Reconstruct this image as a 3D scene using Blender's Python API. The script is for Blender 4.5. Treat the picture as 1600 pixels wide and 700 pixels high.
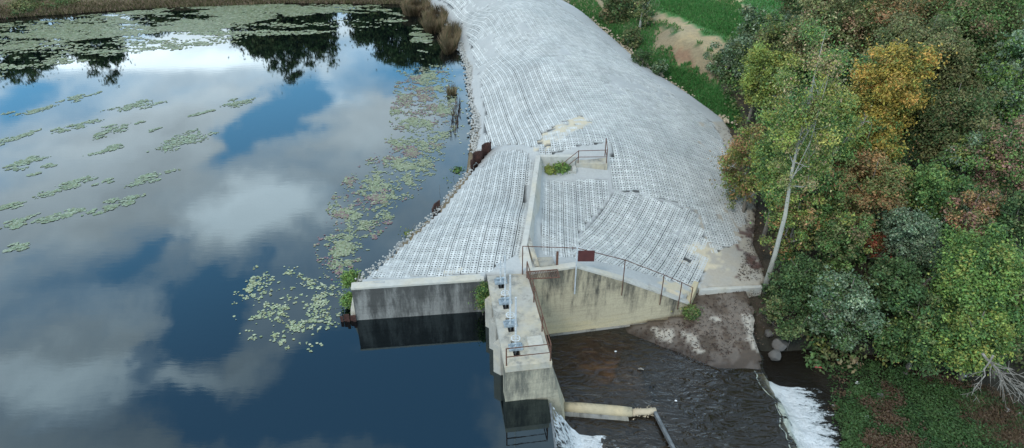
import bpy, math, random
import numpy as np
from mathutils import Matrix, Vector
R = math.radians
for o in list(bpy.data.objects): bpy.data.objects.remove(o)
S = bpy.context.scene
COL = S.collection

# ------------------------------------------------------------------ camera
FPX, PITCH, HC = 1081.0, R(32.5), 24.0
cam_d = bpy.data.cameras.new('camera'); cam = bpy.data.objects.new('camera', cam_d); COL.objects.link(cam)
cam_d.sensor_width = 36; cam_d.lens = 36*FPX/1600; cam_d.clip_end = 3000
cam.location = (0, 0, HC); cam.rotation_euler = (math.pi/2-PITCH, 0, 0)
S.camera = cam

# ------------------------------------------------------------------ render / exposure
S.view_settings.view_transform = 'Standard'; S.view_settings.look = 'None'
S.view_settings.gamma = 1; S.view_settings.exposure = 0.0; S.view_settings.use_curve_mapping = False
S.cycles.max_bounces = 6; S.cycles.diffuse_bounces = 3; S.cycles.glossy_bounces = 3
S.cycles.transparent_max_bounces = 8; S.cycles.use_denoising = True
S.cycles.sample_clamp_indirect = 6

# ------------------------------------------------------------------ sun
SUN_EL, SUN_AZ = R(48), R(215)          # azimuth measured clockwise from +Y: behind the camera, to the left
sun_d = bpy.data.lights.new('sun', 'SUN'); sun = bpy.data.objects.new('sun', sun_d); COL.objects.link(sun)
sun_d.energy = 1.5; sun_d.angle = R(11); sun_d.color = (1.0, .955, .88)
sdir = Vector((math.sin(SUN_AZ)*math.cos(SUN_EL), math.cos(SUN_AZ)*math.cos(SUN_EL), math.sin(SUN_EL)))
sun.rotation_euler = sdir.to_track_quat('Z', 'Y').to_euler(); sun.location = (0, -40, 80)

# ------------------------------------------------------------------ pixel <-> place helpers (measuring only)
cP, sP = math.cos(PITCH), math.sin(PITCH)
def un(px, py, z=0.0):
    u = (px-800)/FPX; v = (350-py)/FPX
    d = (u, cP+v*sP, -sP+v*cP); t = (z-HC)/d[2]
    return np.array([d[0]*t, d[1]*t, z])
def at(px, py, Y):
    u = (px-800)/FPX; v = (350-py)/FPX
    t = Y/(cP+v*sP); return np.array([u*t, Y, HC+(-sP+v*cP)*t])
def depth(p): return p[1]*cP-(p[2]-HC)*sP
def proj(x, y, z):
    d = y*cP-(z-HC)*sP; d = np.maximum(d, .1)
    return 800+FPX*x/d, 350-FPX*(y*sP+(z-HC)*cP)/d

# ------------------------------------------------------------------ node helpers
class NT:
    def __init__(s, tree): s.t = tree; s.n = tree.nodes; s.l = tree.links
    def new(s, typ, **kw):
        n = s.n.new(typ)
        for k, v in kw.items(): setattr(n, k, v)
        return n
    def put(s, sock, v):
        if v is None: return
        if isinstance(v, bpy.types.NodeSocket): s.l.new(v, sock)
        else:
            if isinstance(v, (tuple, list)) and len(v) == 3 and sock.type == 'RGBA': v = (*v, 1)
            sock.default_value = v
    def math(s, op, a, b=None, c=None, clamp=False):
        n = s.new('ShaderNodeMath', operation=op); n.use_clamp = clamp
        s.put(n.inputs[0], a); s.put(n.inputs[1], b)
        if c is not None: s.put(n.inputs[2], c)
        return n.outputs[0]
    def vmath(s, op, a, b=None, scale=None):
        n = s.new('ShaderNodeVectorMath', operation=op); s.put(n.inputs[0], a)
        if b is not None: s.put(n.inputs[1], b)
        if scale is not None: s.put(n.inputs['Scale'], scale)
        return n.outputs[1] if op in ('LENGTH', 'DOT_PRODUCT', 'DISTANCE') else n.outputs[0]
    def noise(s, vec, scale, detail=4, rough=.55, dist=0, out=0):
        n = s.new('ShaderNodeTexNoise'); s.put(n.inputs['Vector'], vec); s.put(n.inputs['Scale'], scale)
        n.inputs['Detail'].default_value = detail; n.inputs['Roughness'].default_value = rough; n.inputs['Distortion'].default_value = dist
        return n.outputs[out]
    def ramp(s, f, a, b, lo=0., hi=1.):
        n = s.new('ShaderNodeMapRange'); n.interpolation_type = 'SMOOTHSTEP'
        s.put(n.inputs[0], f)
        for i, v in enumerate((a, b, lo, hi)): n.inputs[i+1].default_value = v
        return n.outputs[0]
    def mix(s, f, a, b, mode='MIX'):
        n = s.new('ShaderNodeMix', data_type='RGBA', blend_type=mode)
        s.put(n.inputs[0], f); s.put(n.inputs[6], a); s.put(n.inputs[7], b)
        return n.outputs[2]
    def mapping(s, vec, scale=(1, 1, 1), rot=(0, 0, 0)):
        n = s.new('ShaderNodeMapping'); s.put(n.inputs[0], vec); n.inputs['Scale'].default_value = scale; n.inputs['Rotation'].default_value = rot
        return n.outputs[0]

# ------------------------------------------------------------------ sky with broken cloud
W = bpy.data.worlds.new('World'); S.world = W; W.use_nodes = True
w = NT(W.node_tree); W.node_tree.nodes.clear()
sky = w.new('ShaderNodeTexSky', sky_type='NISHITA'); sky.sun_disc = False
sky.sun_elevation = SUN_EL; sky.sun_rotation = SUN_AZ; sky.altitude = 100; sky.air_density = 1.0; sky.dust_density = .6; sky.ozone_density = 2.0
tc = w.new('ShaderNodeTexCoord'); dirv = tc.outputs['Generated']
sep = w.new('ShaderNodeSeparateXYZ'); w.put(sep.inputs[0], dirv)
zz = w.math('MAXIMUM', sep.outputs[2], .06)
cmb = w.new('ShaderNodeCombineXYZ'); w.put(cmb.inputs[0], w.math('DIVIDE', sep.outputs[0], zz)); w.put(cmb.inputs[1], w.math('DIVIDE', sep.outputs[1], zz))
P0 = cmb.outputs[0]                                    # where the ray meets a cloud layer one unit up
wob = w.vmath('SUBTRACT', w.noise(P0, 1.9, 7, .62, out=1), (.5, .5, .5))
P1 = w.vmath('ADD', P0, w.vmath('SCALE', wob, scale=.75))
def blobs(lst):
    tot = None
    for (px, py, rx, ry, amp) in lst:
        c = un(px, py)/HC; e = un(px+rx, py)/HC; f0 = un(px, py-ry)/HC; f1 = un(px, py+ry)/HC
        ax = max(abs(e[0]-c[0]), .05); ay = max(abs(f0[1]-f1[1])/2, .05)
        d = w.vmath('SUBTRACT', P1, (float(c[0]), float(c[1]), 0))
        d = w.vmath('MULTIPLY', d, (1/ax, 1/ay, 0))
        g = w.math('MULTIPLY', w.ramp(w.vmath('LENGTH', d), 1.45, .35), amp)
        tot = g if tot is None else w.math('ADD', tot, g)
    return tot
cover = blobs([(430, 170, 52, 58, -.95), (240, 385, 55, 50, -.35), (360, 470, 70, 70, -.8), (600, 600, 190, 90, -.95), (310, 660, 130, 60, -.55), (250, 540, 40, 70, -.4),
               (420, 75, 60, 25, -.25), (20, 165, 40, 25, -.3), (640, 130, 60, 40, -.3),
               (130, 540, 170, 90, .35), (420, 320, 120, 60, .3), (150, 260, 200, 90, .35), (600, 200, 90, 80, .28), (230, 90, 200, 22, .5), (640, 640, 70, 40, .25)])
n1 = w.noise(P1, 1.15, 7, .58)
cov = w.math('ADD', w.math('MULTIPLY', w.math('SUBTRACT', n1, .5), 1.9), w.math('ADD', cover, .20))
mask = w.ramp(cov, -.28, .52)
bright = blobs([(200, 95, 260, 24, .75), (600, 95, 60, 30, .3), (425, 320, 100, 50, .8), (500, 130, 40, 30, .5), (150, 590, 190, 65, .95), (180, 470, 120, 40, .4), (300, 230, 110, 90, -.12)])
n2 = w.noise(P1, 2.6, 5, .55)
lum = w.math('ADD', w.math('ADD', w.math('MULTIPLY', n2, 1.0), .62), bright)
elev = w.ramp(sep.outputs[2], .75, .15, 0, 1)
lum = w.math('MULTIPLY', lum, w.math('ADD', w.math('MULTIPLY', elev, 1.6), .92))
ccol = w.vmath('MULTIPLY', (.87, 1.0, 1.08), (1, 1, 1)); cc = w.vmath('SCALE', ccol, scale=lum)
blue = w.vmath('SCALE', sky.outputs[0], scale=.15)
lowsky = w.ramp(sep.outputs[2], .70, .22, .20, .85)
blue = w.mix(lowsky, blue, (.52, 1.5, 2.5))       # paler, hazier blue low in the sky
skyc = w.mix(mask, blue, cc)
bg = w.new('ShaderNodeBackground'); w.put(bg.inputs[0], skyc); bg.inputs[1].default_value = 1.0
wo = w.new('ShaderNodeOutputWorld'); w.l.new(bg.outputs[0], wo.inputs[0])

# ------------------------------------------------------------------ materials
def mat(name):
    m = bpy.data.materials.new(name); m.use_nodes = True; m.node_tree.nodes.clear()
    t = NT(m.node_tree); out = t.new('ShaderNodeOutputMaterial')
    return m, t, out
def princ(t, out, color, rough=.8, bump=None, bstr=.3, bdist=.02, **kw):
    p = t.new('ShaderNodeBsdfPrincipled'); t.put(p.inputs['Base Color'], color); t.put(p.inputs['Roughness'], rough)
    for k, v in kw.items(): t.put(p.inputs[k.replace('_', ' ')], v)
    if bump is not None:
        b = t.new('ShaderNodeBump'); b.inputs['Strength'].default_value = bstr; b.inputs['Distance'].default_value = bdist
        t.put(b.inputs['Height'], bump); t.l.new(b.outputs[0], p.inputs['Normal'])
    t.l.new(p.outputs[0], out.inputs[0]); return p
def geo(t): return t.new('ShaderNodeNewGeometry').outputs['Position']
def concrete(name, base, dark, warm, dark_amt=.5, warm_amt=.4, stretch=.22, rough=.9, fine=1.0):
    m, t, out = mat(name); p = geo(t)
    sv = t.mapping(p, (1, 1, stretch))
    a = t.noise(sv, 1.1, 6, .68); b = t.noise(p, .55, 4, .6); f = t.noise(p, 14, 5, .7); sp = t.noise(p, 3.5, 6, .75)
    c = t.mix(t.ramp(b, .4, .65, 0, warm_amt), base, warm)
    c = t.mix(t.ramp(a, .62-.25*dark_amt, .72-.1*dark_amt, 0, min(1, .35+dark_amt)), c, dark)
    c = t.mix(t.ramp(sp, .35, .75, 0, .55*fine), c, tuple(x*.55 for x in base))
    c = t.mix(t.ramp(f, .3, .75, 0, .35), c, tuple(min(1, x*1.25) for x in base))
    princ(t, out, c, rough, t.math('ADD', f, sp), .35, .015); return m
def plain(name, col, rough=.6, metal=0., var=.35, scale=6):
    m, t, out = mat(name); p = geo(t); f = t.noise(p, scale, 5, .65)
    c = t.mix(t.ramp(f, .3, .7), tuple(x*(1-var) for x in col), tuple(min(1, x*(1+var)) for x in col))
    princ(t, out, c, rough, f, .25, .01, Metallic=metal); return m
M = {}
M['wall_dark'] = concrete('algae_concrete', (.26, .255, .235), (.035, .035, .032), (.36, .31, .20), .75, .55)
M['wall_warm'] = concrete('weathered_warm_concrete', (.42, .36, .235), (.045, .043, .035), (.52, .42, .24), .30, .8)
def stained(name, base, low_c, dark, amt, low_amt):
    m, t, out = mat(name); p = geo(t); at_ = t.new('ShaderNodeAttribute', attribute_name='Col'); sx = t.new('ShaderNodeSeparateColor'); t.l.new(at_.outputs[0], sx.inputs[0]); top = sx.outputs[0]
    st1 = t.noise(t.mapping(p, (1, 1, .12)), 1.3, 7, .7); st2 = t.noise(t.mapping(p, (1, 1, .3)), 3.2, 6, .7); f = t.noise(p, 12, 5, .7); b = t.noise(t.mapping(p, (.4, .4, 2.2)), 1.5, 4, .6)
    c = t.mix(t.ramp(t.math('ADD', t.math('SUBTRACT', .62, top), t.math('SUBTRACT', b, .5)), .2, .7, 0, low_amt), base, low_c)
    k = t.math('ADD', t.math('ADD', t.math('MULTIPLY', t.math('SUBTRACT', st1, .5), 2.6), t.math('MULTIPLY', t.math('SUBTRACT', st2, .5), 1.5)), t.math('MULTIPLY', t.math('SUBTRACT', top, .5), .9))
    c = t.mix(t.ramp(k, -.15-amt, .75-amt, 0, .93), c, dark)
    bd = t.noise(t.mapping(p, (.25, .25, 5)), 1.6, 3, .6); c = t.mix(t.ramp(bd, .5, .62, 0, .28), c, t.vmath('SCALE', c, scale=.6))
    c = t.mix(t.ramp(f, .35, .7, 0, .4), c, t.vmath('SCALE', c, scale=.55))
    princ(t, out, c, .9, t.math('ADD', f, bd), .5, .02); return m
M['left_wall'] = stained('algae_streaked_concrete', (.25, .245, .225), (.40, .36, .26), (.05, .05, .046), .14, .9)
M['right_wall'] = stained('yellowed_streaked_concrete', (.45, .39, .265), (.54, .44, .25), (.045, .043, .036), -.10, .9)
M['end_wall'] = stained('weathered_pier_concrete', (.39, .355, .26), (.48, .39, .21), (.08, .082, .07), .08, .8)
M['cap'] = concrete('pale_concrete', (.44, .43, .39), (.13, .13, .12), (.50, .42, .27), .25, .5, 1.0)
M['curb'] = concrete('tan_concrete', (.42, .36, .24), (.12, .11, .09), (.50, .40, .24), .3, .8)
M['pier'] = concrete('pier_concrete', (.37, .355, .31), (.12, .12, .11), (.48, .40, .26), .55, .8)
M['gate_steel'] = plain('galvanised_steel', (.27, .32, .35), .5, .25, .35)
M['rust'] = plain('rusty_iron', (.115, .055, .035), .8, .2, .45, 12)
M['rust_sheet'] = plain('rusty_sheet_steel', (.055, .022, .015), .8, .1, .5, 5)
M['maroon'] = plain('maroon_paint', (.075, .020, .018), .6, 0, .18, 3)
M['pole'] = plain('grey_steel', (.50, .53, .54), .5, .2, .2)
M['timber'] = plain('wet_timber', (.12, .13, .135), .5, 0, .35, 4)
M['slot_shade'] = plain('slot_shade_black', (.012, .012, .012), .7, 0, .3)  # near-black colour standing in for the shade inside the deck slots
M['white_rubbish'] = plain('white_plastic', (.75, .76, .76), .5, 0, .1)
M['pink_rubbish'] = plain('faded_red_plastic', (.42, .09, .08), .5, 0, .2)
M['rock'] = concrete('grey_rock', (.10, .096, .09), (.05, .05, .05), (.18, .15, .12), .3, .5, 1.)
M['riprap'] = concrete('pale_riprap', (.38, .38, .36), (.18, .19, .19), (.40, .36, .28), .2, .4, 1.)
M['tan_rock'] = concrete('tan_riprap', (.44, .36, .25), (.20, .16, .11), (.5, .42, .30), .2, .5, 1.)
M['pale_bark'] = concrete('pale_bark', (.30, .30, .26), (.09, .085, .07), (.46, .42, .33), .3, .4, .5)
M['bark'] = concrete('grey_brown_bark', (.16, .14, .115), (.05, .045, .04), (.20, .17, .13), .35, .4, .5)
M['deadwood'] = plain('bleached_deadwood', (.19, .175, .15), .9, 0, .45)

# blocks: white concrete, slightly varied from block to block
m, t, out = mat('block_concrete'); p = geo(t)
oi = t.new('ShaderNodeObjectInfo'); at_ = t.new('ShaderNodeAttribute', attribute_name='Col')
big = t.noise(p, .28, 4, .6); f = t.noise(p, 9, 5, .7); md = t.noise(p, 1.3, 5, .65)
c = t.mix(t.ramp(big, .35, .7), (.57, .575, .55), (.47, .485, .47))
c = t.mix(t.ramp(md, .45, .75, 0, .6), c, (.40, .41, .39))
stk = t.noise(t.mapping(p, (1.5, .22, 1), (0, 0, R(28))), 1.0, 6, .7); c = t.mix(t.ramp(stk, .5, .72, 0, .55), c, (.36, .375, .37))
c = t.vmath('MULTIPLY', c, at_.outputs[0])
c = t.mix(t.ramp(f, .35, .75, 0, .3), c, (.42, .44, .44))
princ(t, out, c, .9, f, .3, .01); M['block'] = m
# bedding and mortar between the blocks
m, t, out = mat('mortar_and_bedding'); p = geo(t)
at_ = t.new('ShaderNodeAttribute', attribute_name='Col')
f = t.noise(p, 7, 6, .7); md = t.noise(p, 1.1, 5, .65)
c = t.mix(t.ramp(md, .3, .75, 0, .35), at_.outputs[0], (.34, .36, .365))
c = t.mix(t.ramp(f, .25, .8, 0, .4), c, t.vmath('SCALE', c, scale=.6))
princ(t, out, c, .95, f, .5, .03); M['bed'] = m
# ground painted by region (each region its own real surface colour)
m, t, out = mat('ground_soil_and_grass'); p = geo(t)
at_ = t.new('ShaderNodeAttribute', attribute_name='Col')
f = t.noise(p, 3.2, 7, .72); g = t.noise(p, .5, 5, .6)
c = t.mix(t.ramp(f, .3, .75, 0, .6), at_.outputs[0], t.vmath('SCALE', at_.outputs[0], scale=.45))
c = t.mix(t.ramp(g, .45, .75, 0, .35), c, t.vmath('MULTIPLY', at_.outputs[0], (1.5, 1.3, 1.1)))
princ(t, out, c, .95, f, .8, .12); M['ground'] = m
# leaves
def leafmat(name, trans=.3, rough=.6):
    m, t, out = mat(name); at_ = t.new('ShaderNodeAttribute', attribute_name='Col')
    pr = t.new('ShaderNodeBsdfPrincipled'); t.put(pr.inputs['Base Color'], at_.outputs[0]); pr.inputs['Roughness'].default_value = rough
    pr.inputs['Specular IOR Level'].default_value = .25
    tr = t.new('ShaderNodeBsdfTranslucent'); t.put(tr.inputs[0], at_.outputs[0])
    mx = t.new('ShaderNodeMixShader'); mx.inputs[0].default_value = trans
    t.l.new(pr.outputs[0], mx.inputs[1]); t.l.new(tr.outputs[0], mx.inputs[2]); t.l.new(mx.outputs[0], out.inputs[0]); return m
M['leaf'] = leafmat('leaves'); M['grass'] = leafmat('grass_blades', .2, .8); M['pad'] = leafmat('lily_pad_leaf', .05, .5)
# reservoir: deep dark mirror water
m, t, out = mat('still_water'); p = geo(t)
rip = t.noise(t.mapping(p, (.5, 2.2, 1)), 1.6, 4, .6)
big = t.noise(p, .05, 3, .5)
princ(t, out, (.0012, .0022, .003), .015, rip, .016, .05, IOR=1.95, Specular_Tint=(.74, .93, 1.0)); M['water'] = m
# shallow moving water on the apron
def flowmat(name, tint, scale, dens, bstr, rotz, ior=1.5, band=(1, 3.2), streaks=False):
    m, t, out = mat(name); p = geo(t)
    v = t.mapping(p, (band[0], band[1], 1), (0, 0, rotz))
    r1 = t.noise(v, scale, 2.5, .5, 1.2)
    gl = t.new('ShaderNodeBsdfGlossy'); gl.inputs['Roughness'].default_value = .05
    tr = t.new('ShaderNodeBsdfTransparent'); t.put(tr.inputs[0], tint)
    df = t.new('ShaderNodeBsdfDiffuse'); t.put(df.inputs[0], (.02, .017, .013))
    body = t.new('ShaderNodeMixShader'); t.put(body.inputs[0], t.ramp(t.noise(p, .35, 3, .5), .35, .65, dens-.25, dens+.2))
    t.l.new(tr.outputs[0], body.inputs[1]); t.l.new(df.outputs[0], body.inputs[2])
    b = t.new('ShaderNodeBump'); b.inputs['Strength'].default_value = bstr; b.inputs['Distance'].default_value = .30; t.put(b.inputs['Height'], r1)
    fr = t.new('ShaderNodeFresnel'); fr.inputs[0].default_value = ior
    t.l.new(b.outputs[0], gl.inputs['Normal']); t.l.new(b.outputs[0], fr.inputs['Normal'])
    mx = t.new('ShaderNodeMixShader'); t.l.new(fr.outputs[0], mx.inputs[0]); t.l.new(body.outputs[0], mx.inputs[1]); t.l.new(gl.outputs[0], mx.inputs[2])
    if streaks:
        sv = t.mapping(p, (.28, 2.4, 1), (0, 0, R(8))); k1 = t.noise(sv, 1.5, 7, .7, .7); k2 = t.noise(p, .45, 3, .5)
        fm = t.math('MULTIPLY', t.ramp(k1, .56, .74), t.ramp(k2, .48, .62, 0, .28)); wd_ = t.new('ShaderNodeBsdfDiffuse'); t.put(wd_.inputs[0], (.42, .44, .44))
        m2 = t.new('ShaderNodeMixShader'); t.put(m2.inputs[0], fm); t.l.new(mx.outputs[0], m2.inputs[1]); t.l.new(wd_.outputs[0], m2.inputs[2]); mx = m2
    t.l.new(mx.outputs[0], out.inputs[0]); return m
M['film'] = flowmat('shallow_flow_water', (.80, .70, .58), 1.2, .40, .5, R(62), 1.6, (.9, 2.0), True)
M['stream'] = flowmat('dark_stream_water', (.25, .22, .18), 1.6, .85, .35, R(20), 1.33)
# white water
m, t, out = mat('white_water'); p = geo(t)
at_ = t.new('ShaderNodeAttribute', attribute_name='Col'); sx = t.new('ShaderNodeSeparateColor'); t.l.new(at_.outputs[0], sx.inputs[0])
v = t.mapping(p, (.55, 1.5, 1)); n = t.noise(v, 1.7, 8, .68, 1.2); n2 = t.noise(p, 7, 6, .75, .6)
fo = t.math('ADD', t.math('ADD', t.math('MULTIPLY', t.math('SUBTRACT', n, .5), 2.0), t.math('MULTIPLY', t.math('SUBTRACT', n2, .5), 1.1)), sx.outputs[0])
n3 = t.noise(t.mapping(p, (.5, 1.7, 1)), 3.0, 8, .72, .8)
fo = t.ramp(t.math('ADD', fo, t.math('MULTIPLY', t.math('SUBTRACT', n3, .5), 1.3)), .22, .95)
c = t.mix(sx.outputs[1], (.80, .83, .84), (.50, .53, .40)); c = t.mix(fo, (.22, .26, .27), c)
princ(t, out, c, .6, t.math('ADD', n3, n2), 1.0, .15, Alpha=t.ramp(fo, .0, .55)); M['foam'] = m
# apron: wet algae-brown concrete, leaf litter towards the dry end
m, t, out = mat('apron_concrete'); p = geo(t)
at_ = t.new('ShaderNodeAttribute', attribute_name='Col')
f = t.noise(p, 5, 6, .72); g = t.noise(p, .8, 5, .65); h = t.noise(p, 16, 4, .7)
c = t.mix(t.ramp(g, .35, .7, 0, .55), at_.outputs[0], t.vmath('SCALE', at_.outputs[0], scale=.5))
c = t.mix(t.ramp(f, .4, .75, 0, .5), c, t.vmath('MULTIPLY', at_.outputs[0], (1.5, 1.35, 1.2)))
c = t.mix(t.ramp(h, .6, .75, 0, .45), c, (.06, .045, .035))
princ(t, out, c, .7, f, .4, .02); M['apron'] = m

# ------------------------------------------------------------------ mesh helpers
def fast_mesh(name, V, F, mats=(), col=None, smooth=False):
    V = np.asarray(V, np.float32); F = np.asarray(F, np.int32)
    me = bpy.data.meshes.new(name); me.vertices.add(len(V)); me.vertices.foreach_set('co', V.ravel())
    k = F.shape[1]; me.loops.add(F.size); me.loops.foreach_set('vertex_index', F.ravel())
    me.polygons.add(len(F)); me.polygons.foreach_set('loop_start', np.arange(0, F.size, k, dtype=np.int32))
    me.polygons.foreach_set('loop_total', np.full(len(F), k, np.int32))
    if smooth: me.polygons.foreach_set('use_smooth', np.ones(len(F), bool))
    if col is not None:
        a = me.color_attributes.new('Col', 'FLOAT_COLOR', 'POINT')
        a.data.foreach_set('color', np.concatenate([np.asarray(col, np.float32), np.ones((len(V), 1), np.float32)], 1).ravel())
    for mm in mats: me.materials.append(mm)
    me.update(); me.validate(); return me
def link(name, me, parent=None, label=None, cat=None, group=None, kind=None, loc=None):
    o = bpy.data.objects.new(name, me); COL.objects.link(o)
    if parent is not None: o.parent = parent
    if loc is not None: o.location = loc
    for k, v in (('label', label), ('category', cat), ('group', group), ('kind', kind)):
        if v: o[k] = v
    return o
def empty(name, loc, label, cat, group=None, rz=0.):
    o = link(name, None, None, label, cat, group, None, [float(x) for x in loc]); o.rotation_euler[2] = rz; o.empty_display_size = .3; return o
class MB:
    """collects polygons in world (or local) space; build() makes ONE mesh object"""
    def __init__(s): s.v = []; s.f = []
    def poly(s, pts, faces):
        b = len(s.v); s.v += [tuple(map(float, q)) for q in pts]; s.f += [tuple(b+i for i in f) for f in faces]
    def hexa(s, lo, hi):   # lo, hi: four corners each, same order
        s.poly(list(lo)+list(hi), [(3, 2, 1, 0), (4, 5, 6, 7), (0, 1, 5, 4), (1, 2, 6, 5), (2, 3, 7, 6), (3, 0, 4, 7)])
    def box(s, x0, x1, y0, y1, z0, z1):
        s.hexa([(x0, y0, z0), (x1, y0, z0), (x1, y1, z0), (x0, y1, z0)], [(x0, y0, z1), (x1, y0, z1), (x1, y1, z1), (x0, y1, z1)])
    def tube(s, pts, r, n=8, caps=True):
        pts = [Vector([float(c) for c in q]) for q in pts]; rs = r if isinstance(r, (list, tuple, np.ndarray)) else [r]*len(pts)
        rings = []; prev = None
        for i, q in enumerate(pts):
            d = (pts[min(i+1, len(pts)-1)]-pts[max(i-1, 0)]).normalized()
            if prev is None: prev = Vector((0, 0, 1)) if abs(d.z) < .9 else Vector((1, 0, 0))
            a = (prev-d*prev.dot(d)).normalized(); b = d.cross(a); prev = a
            rings.append([q+(a*math.cos(2*math.pi*k/n)+b*math.sin(2*math.pi*k/n))*float(rs[i]) for k in range(n)])
        fs = []
        for i in range(len(pts)-1):
            for k in range(n): fs.append((i*n+k, i*n+(k+1) % n, (i+1)*n+(k+1) % n, (i+1)*n+k))
        if caps: fs += [tuple(range(n-1, -1, -1)), tuple((len(pts)-1)*n+k for k in range(n))]
        s.poly([q for rg in rings for q in rg], fs)
    def build(s, name, material, parent=None, smooth=False, bevel=0, origin=None, topcol=0, **kw):
        me = bpy.data.meshes.new(name); v = s.v
        if origin is not None: v = [(a-origin[0], b-origin[1], c-origin[2]) for a, b, c in v]
        me.from_pydata(v, [], s.f); me.materials.append(material)
        if smooth: me.polygons.foreach_set('use_smooth', [True]*len(me.polygons))
        if topcol:
            h = 4 if topcol is True else topcol; a_ = me.color_attributes.new('Col', 'FLOAT_COLOR', 'POINT')
            for i in range(len(v)): a_.data[i].color = (1., 1., 1., 1.) if i % (2*h) >= h else (0., 0., 0., 1.)
        me.update(); o = link(name, me, parent, **kw)
        if origin is not None and parent is None: o.location = origin
        if bevel:
            b = o.modifiers.new('bevel', 'BEVEL'); b.width = bevel; b.segments = 2; b.limit_method = 'ANGLE'
        return o
def vnoise2(x, y, seed=0):
    rg = np.random.default_rng(seed); T = rg.random((256, 256)); xi = np.floor(x).astype(int); yi = np.floor(y).astype(int)
    fx = x-xi; fy = y-yi; fx = fx*fx*(3-2*fx); fy = fy*fy*(3-2*fy)
    a = T[xi & 255, yi & 255]; b = T[(xi+1) & 255, yi & 255]; c = T[xi & 255, (yi+1) & 255]; d = T[(xi+1) & 255, (yi+1) & 255]
    return (a*(1-fx)+b*fx)*(1-fy)+(c*(1-fx)+d*fx)*fy
def fbm(x, y, seed=0, octs=4):
    t = 0; a = .5; s = 0
    for i in range(octs): t = t+a*vnoise2(x*2**i, y*2**i, seed+i); s += a; a *= .55
    return t/s
def inpoly(x, y, poly):
    poly = np.asarray(poly, float)[:, :2]; c = np.zeros(np.shape(x), bool); j = len(poly)-1
    for i in range(len(poly)):
        xi, yi = poly[i]; xj, yj = poly[j]
        c ^= ((yi > y) != (yj > y)) & (x < (xj-xi)*(y-yi)/((yj-yi) if yj != yi else 1e-9)+xi); j = i
    return c
def polydist(x, y, poly, closed=True):
    poly = np.asarray(poly, float)[:, :2]; d = np.full(np.shape(x), 1e9); n = len(poly)
    for i in range(n if closed else n-1):
        a = poly[i]; b = poly[(i+1) % n]; e = b-a; L = max((e**2).sum(), 1e-9)
        t = np.clip(((x-a[0])*e[0]+(y-a[1])*e[1])/L, 0, 1)
        d = np.minimum(d, np.hypot(x-a[0]-t*e[0], y-a[1]-t*e[1]))
    return d
class TPS:
    def __init__(s, P, lam=.02):
        P = np.array(P, float); s.c = P[:, :2]; n = len(P); K = s.phi(s.c[:, None]-s.c[None]); A = np.zeros((n+3, n+3))
        A[:n, :n] = K+lam*np.eye(n); A[:n, n] = 1; A[:n, n+1:] = s.c; A[n, :n] = 1; A[n+1:, :n] = s.c.T
        s.w = np.linalg.solve(A, np.concatenate([P[:, 2], np.zeros(3)]))
    def phi(s, d):
        r2 = (d**2).sum(-1); return .5*r2*np.log(r2+1e-9)
    def __call__(s, x, y):
        x = np.asarray(x, float); y = np.asarray(y, float); sh = x.shape; q = np.stack([x.ravel(), y.ravel()], 1); o = np.empty(len(q))
        for i in range(0, len(q), 20000):
            k = q[i:i+20000]; o[i:i+20000] = s.phi(k[:, None]-s.c[None])@s.w[:-3]+s.w[-3]+k@s.w[-2:]
        return o.reshape(sh)

# ------------------------------------------------------------------ the dam surface
DAM = TPS([un(*q) for q in [
    (560, 438, 2.1), (600, 408, 1.8), (640, 372, 1.5), (690, 325, 1.25), (740, 265, 1.05), (770, 232, 1.3),
    (660, 434, 2.1), (750, 428, 2.1), (700, 380, 2.05), (760, 330, 2.2), (815, 395, 2.4), (826, 330, 2.8), (835, 258, 2.9), (780, 280, 2.2),
    (840, 235, 3.0), (900, 232, 3.05), (950, 230, 2.9), (880, 190, 3.2), (830, 100, 3.3), (770, 20, 3.4), (740, -20, 3.4),
    (747, 232, .3), (747, 180, .1), (737, 110, .1), (724, 70, .1), (707, 35, .1), (662, 8, .1), (600, -8, .1),
    (850, 276, 1.8), (900, 280, 1.8), (950, 278, 1.7), (850, 340, 1.55), (846, 385, 1.6), (900, 402, 1.9),
    (975, 422, 1.0), (1035, 442, -.1), (1085, 458, -.95),
    (975, 245, 2.5), (1000, 300, 1.2), (1050, 330, .4), (1100, 380, -.5), (1112, 443, -1.15), (1197, 437, -1.4), (1178, 380, -1.25),
    (1183, 300, -1.05), (1130, 188, -.85), (1000, 98, -.55), (940, 46, -.35), (872, -2, -.1), (965, 200, 2.9), (905, 100, 3.1), (832, 0, 3.3)]], 1.5)
def terr(px, py, it=12):
    z = 1.0
    for _ in range(it): q = un(px, py, z); z = .5*z+.5*float(DAM(q[0], q[1]))
    return un(px, py, z)
def pxpoly(lst): return [terr(*q) for q in lst]
EDGE = [(562, 441), (600, 410), (640, 374), (690, 327), (738, 268), (766, 232)]
DAM_POLY = [terr(*q) for q in EDGE]+[un(742, 240, .0), un(741, 180, 0), un(730, 108, 0), un(716, 68, 0), un(700, 34, 0), un(652, 8, 0)]
DAM_POLY += [np.array(q) for q in [(-40, 96, 0), (-40, 118, 0), (0, 118, 0)]]+[terr(*q) for q in [(874, -4), (940, 44), (1000, 97), (1130, 186), (1184, 300), (1178, 380), (1200, 437)]]
DAM_POLY += [np.array(q) for q in [(14.9, 32.85, 0), (10.9, 32.3, 0), (10.1, 31.05, 0), (2.2, 29.62, 0), (0.9, 29.4, 0), (-1.25, 29.2, 0), (-8.2, 28.42, 0)]]
POLY_A = pxpoly([(568, 436), (600, 413), (650, 369), (692, 332), (742, 273), (772, 238), (826, 239), (831, 254), (824, 300), (819, 345), (812, 396), (765, 424), (700, 431)])
POLY_B = pxpoly([(853, 279), (950, 278), (954, 299), (909, 358), (891, 403), (848, 398), (842, 385), (847, 330)])
POLY_C = pxpoly([(956, 298), (1088, 330), (1114, 398), (1098, 440), (1078, 446), (893, 403), (911, 358)])
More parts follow.
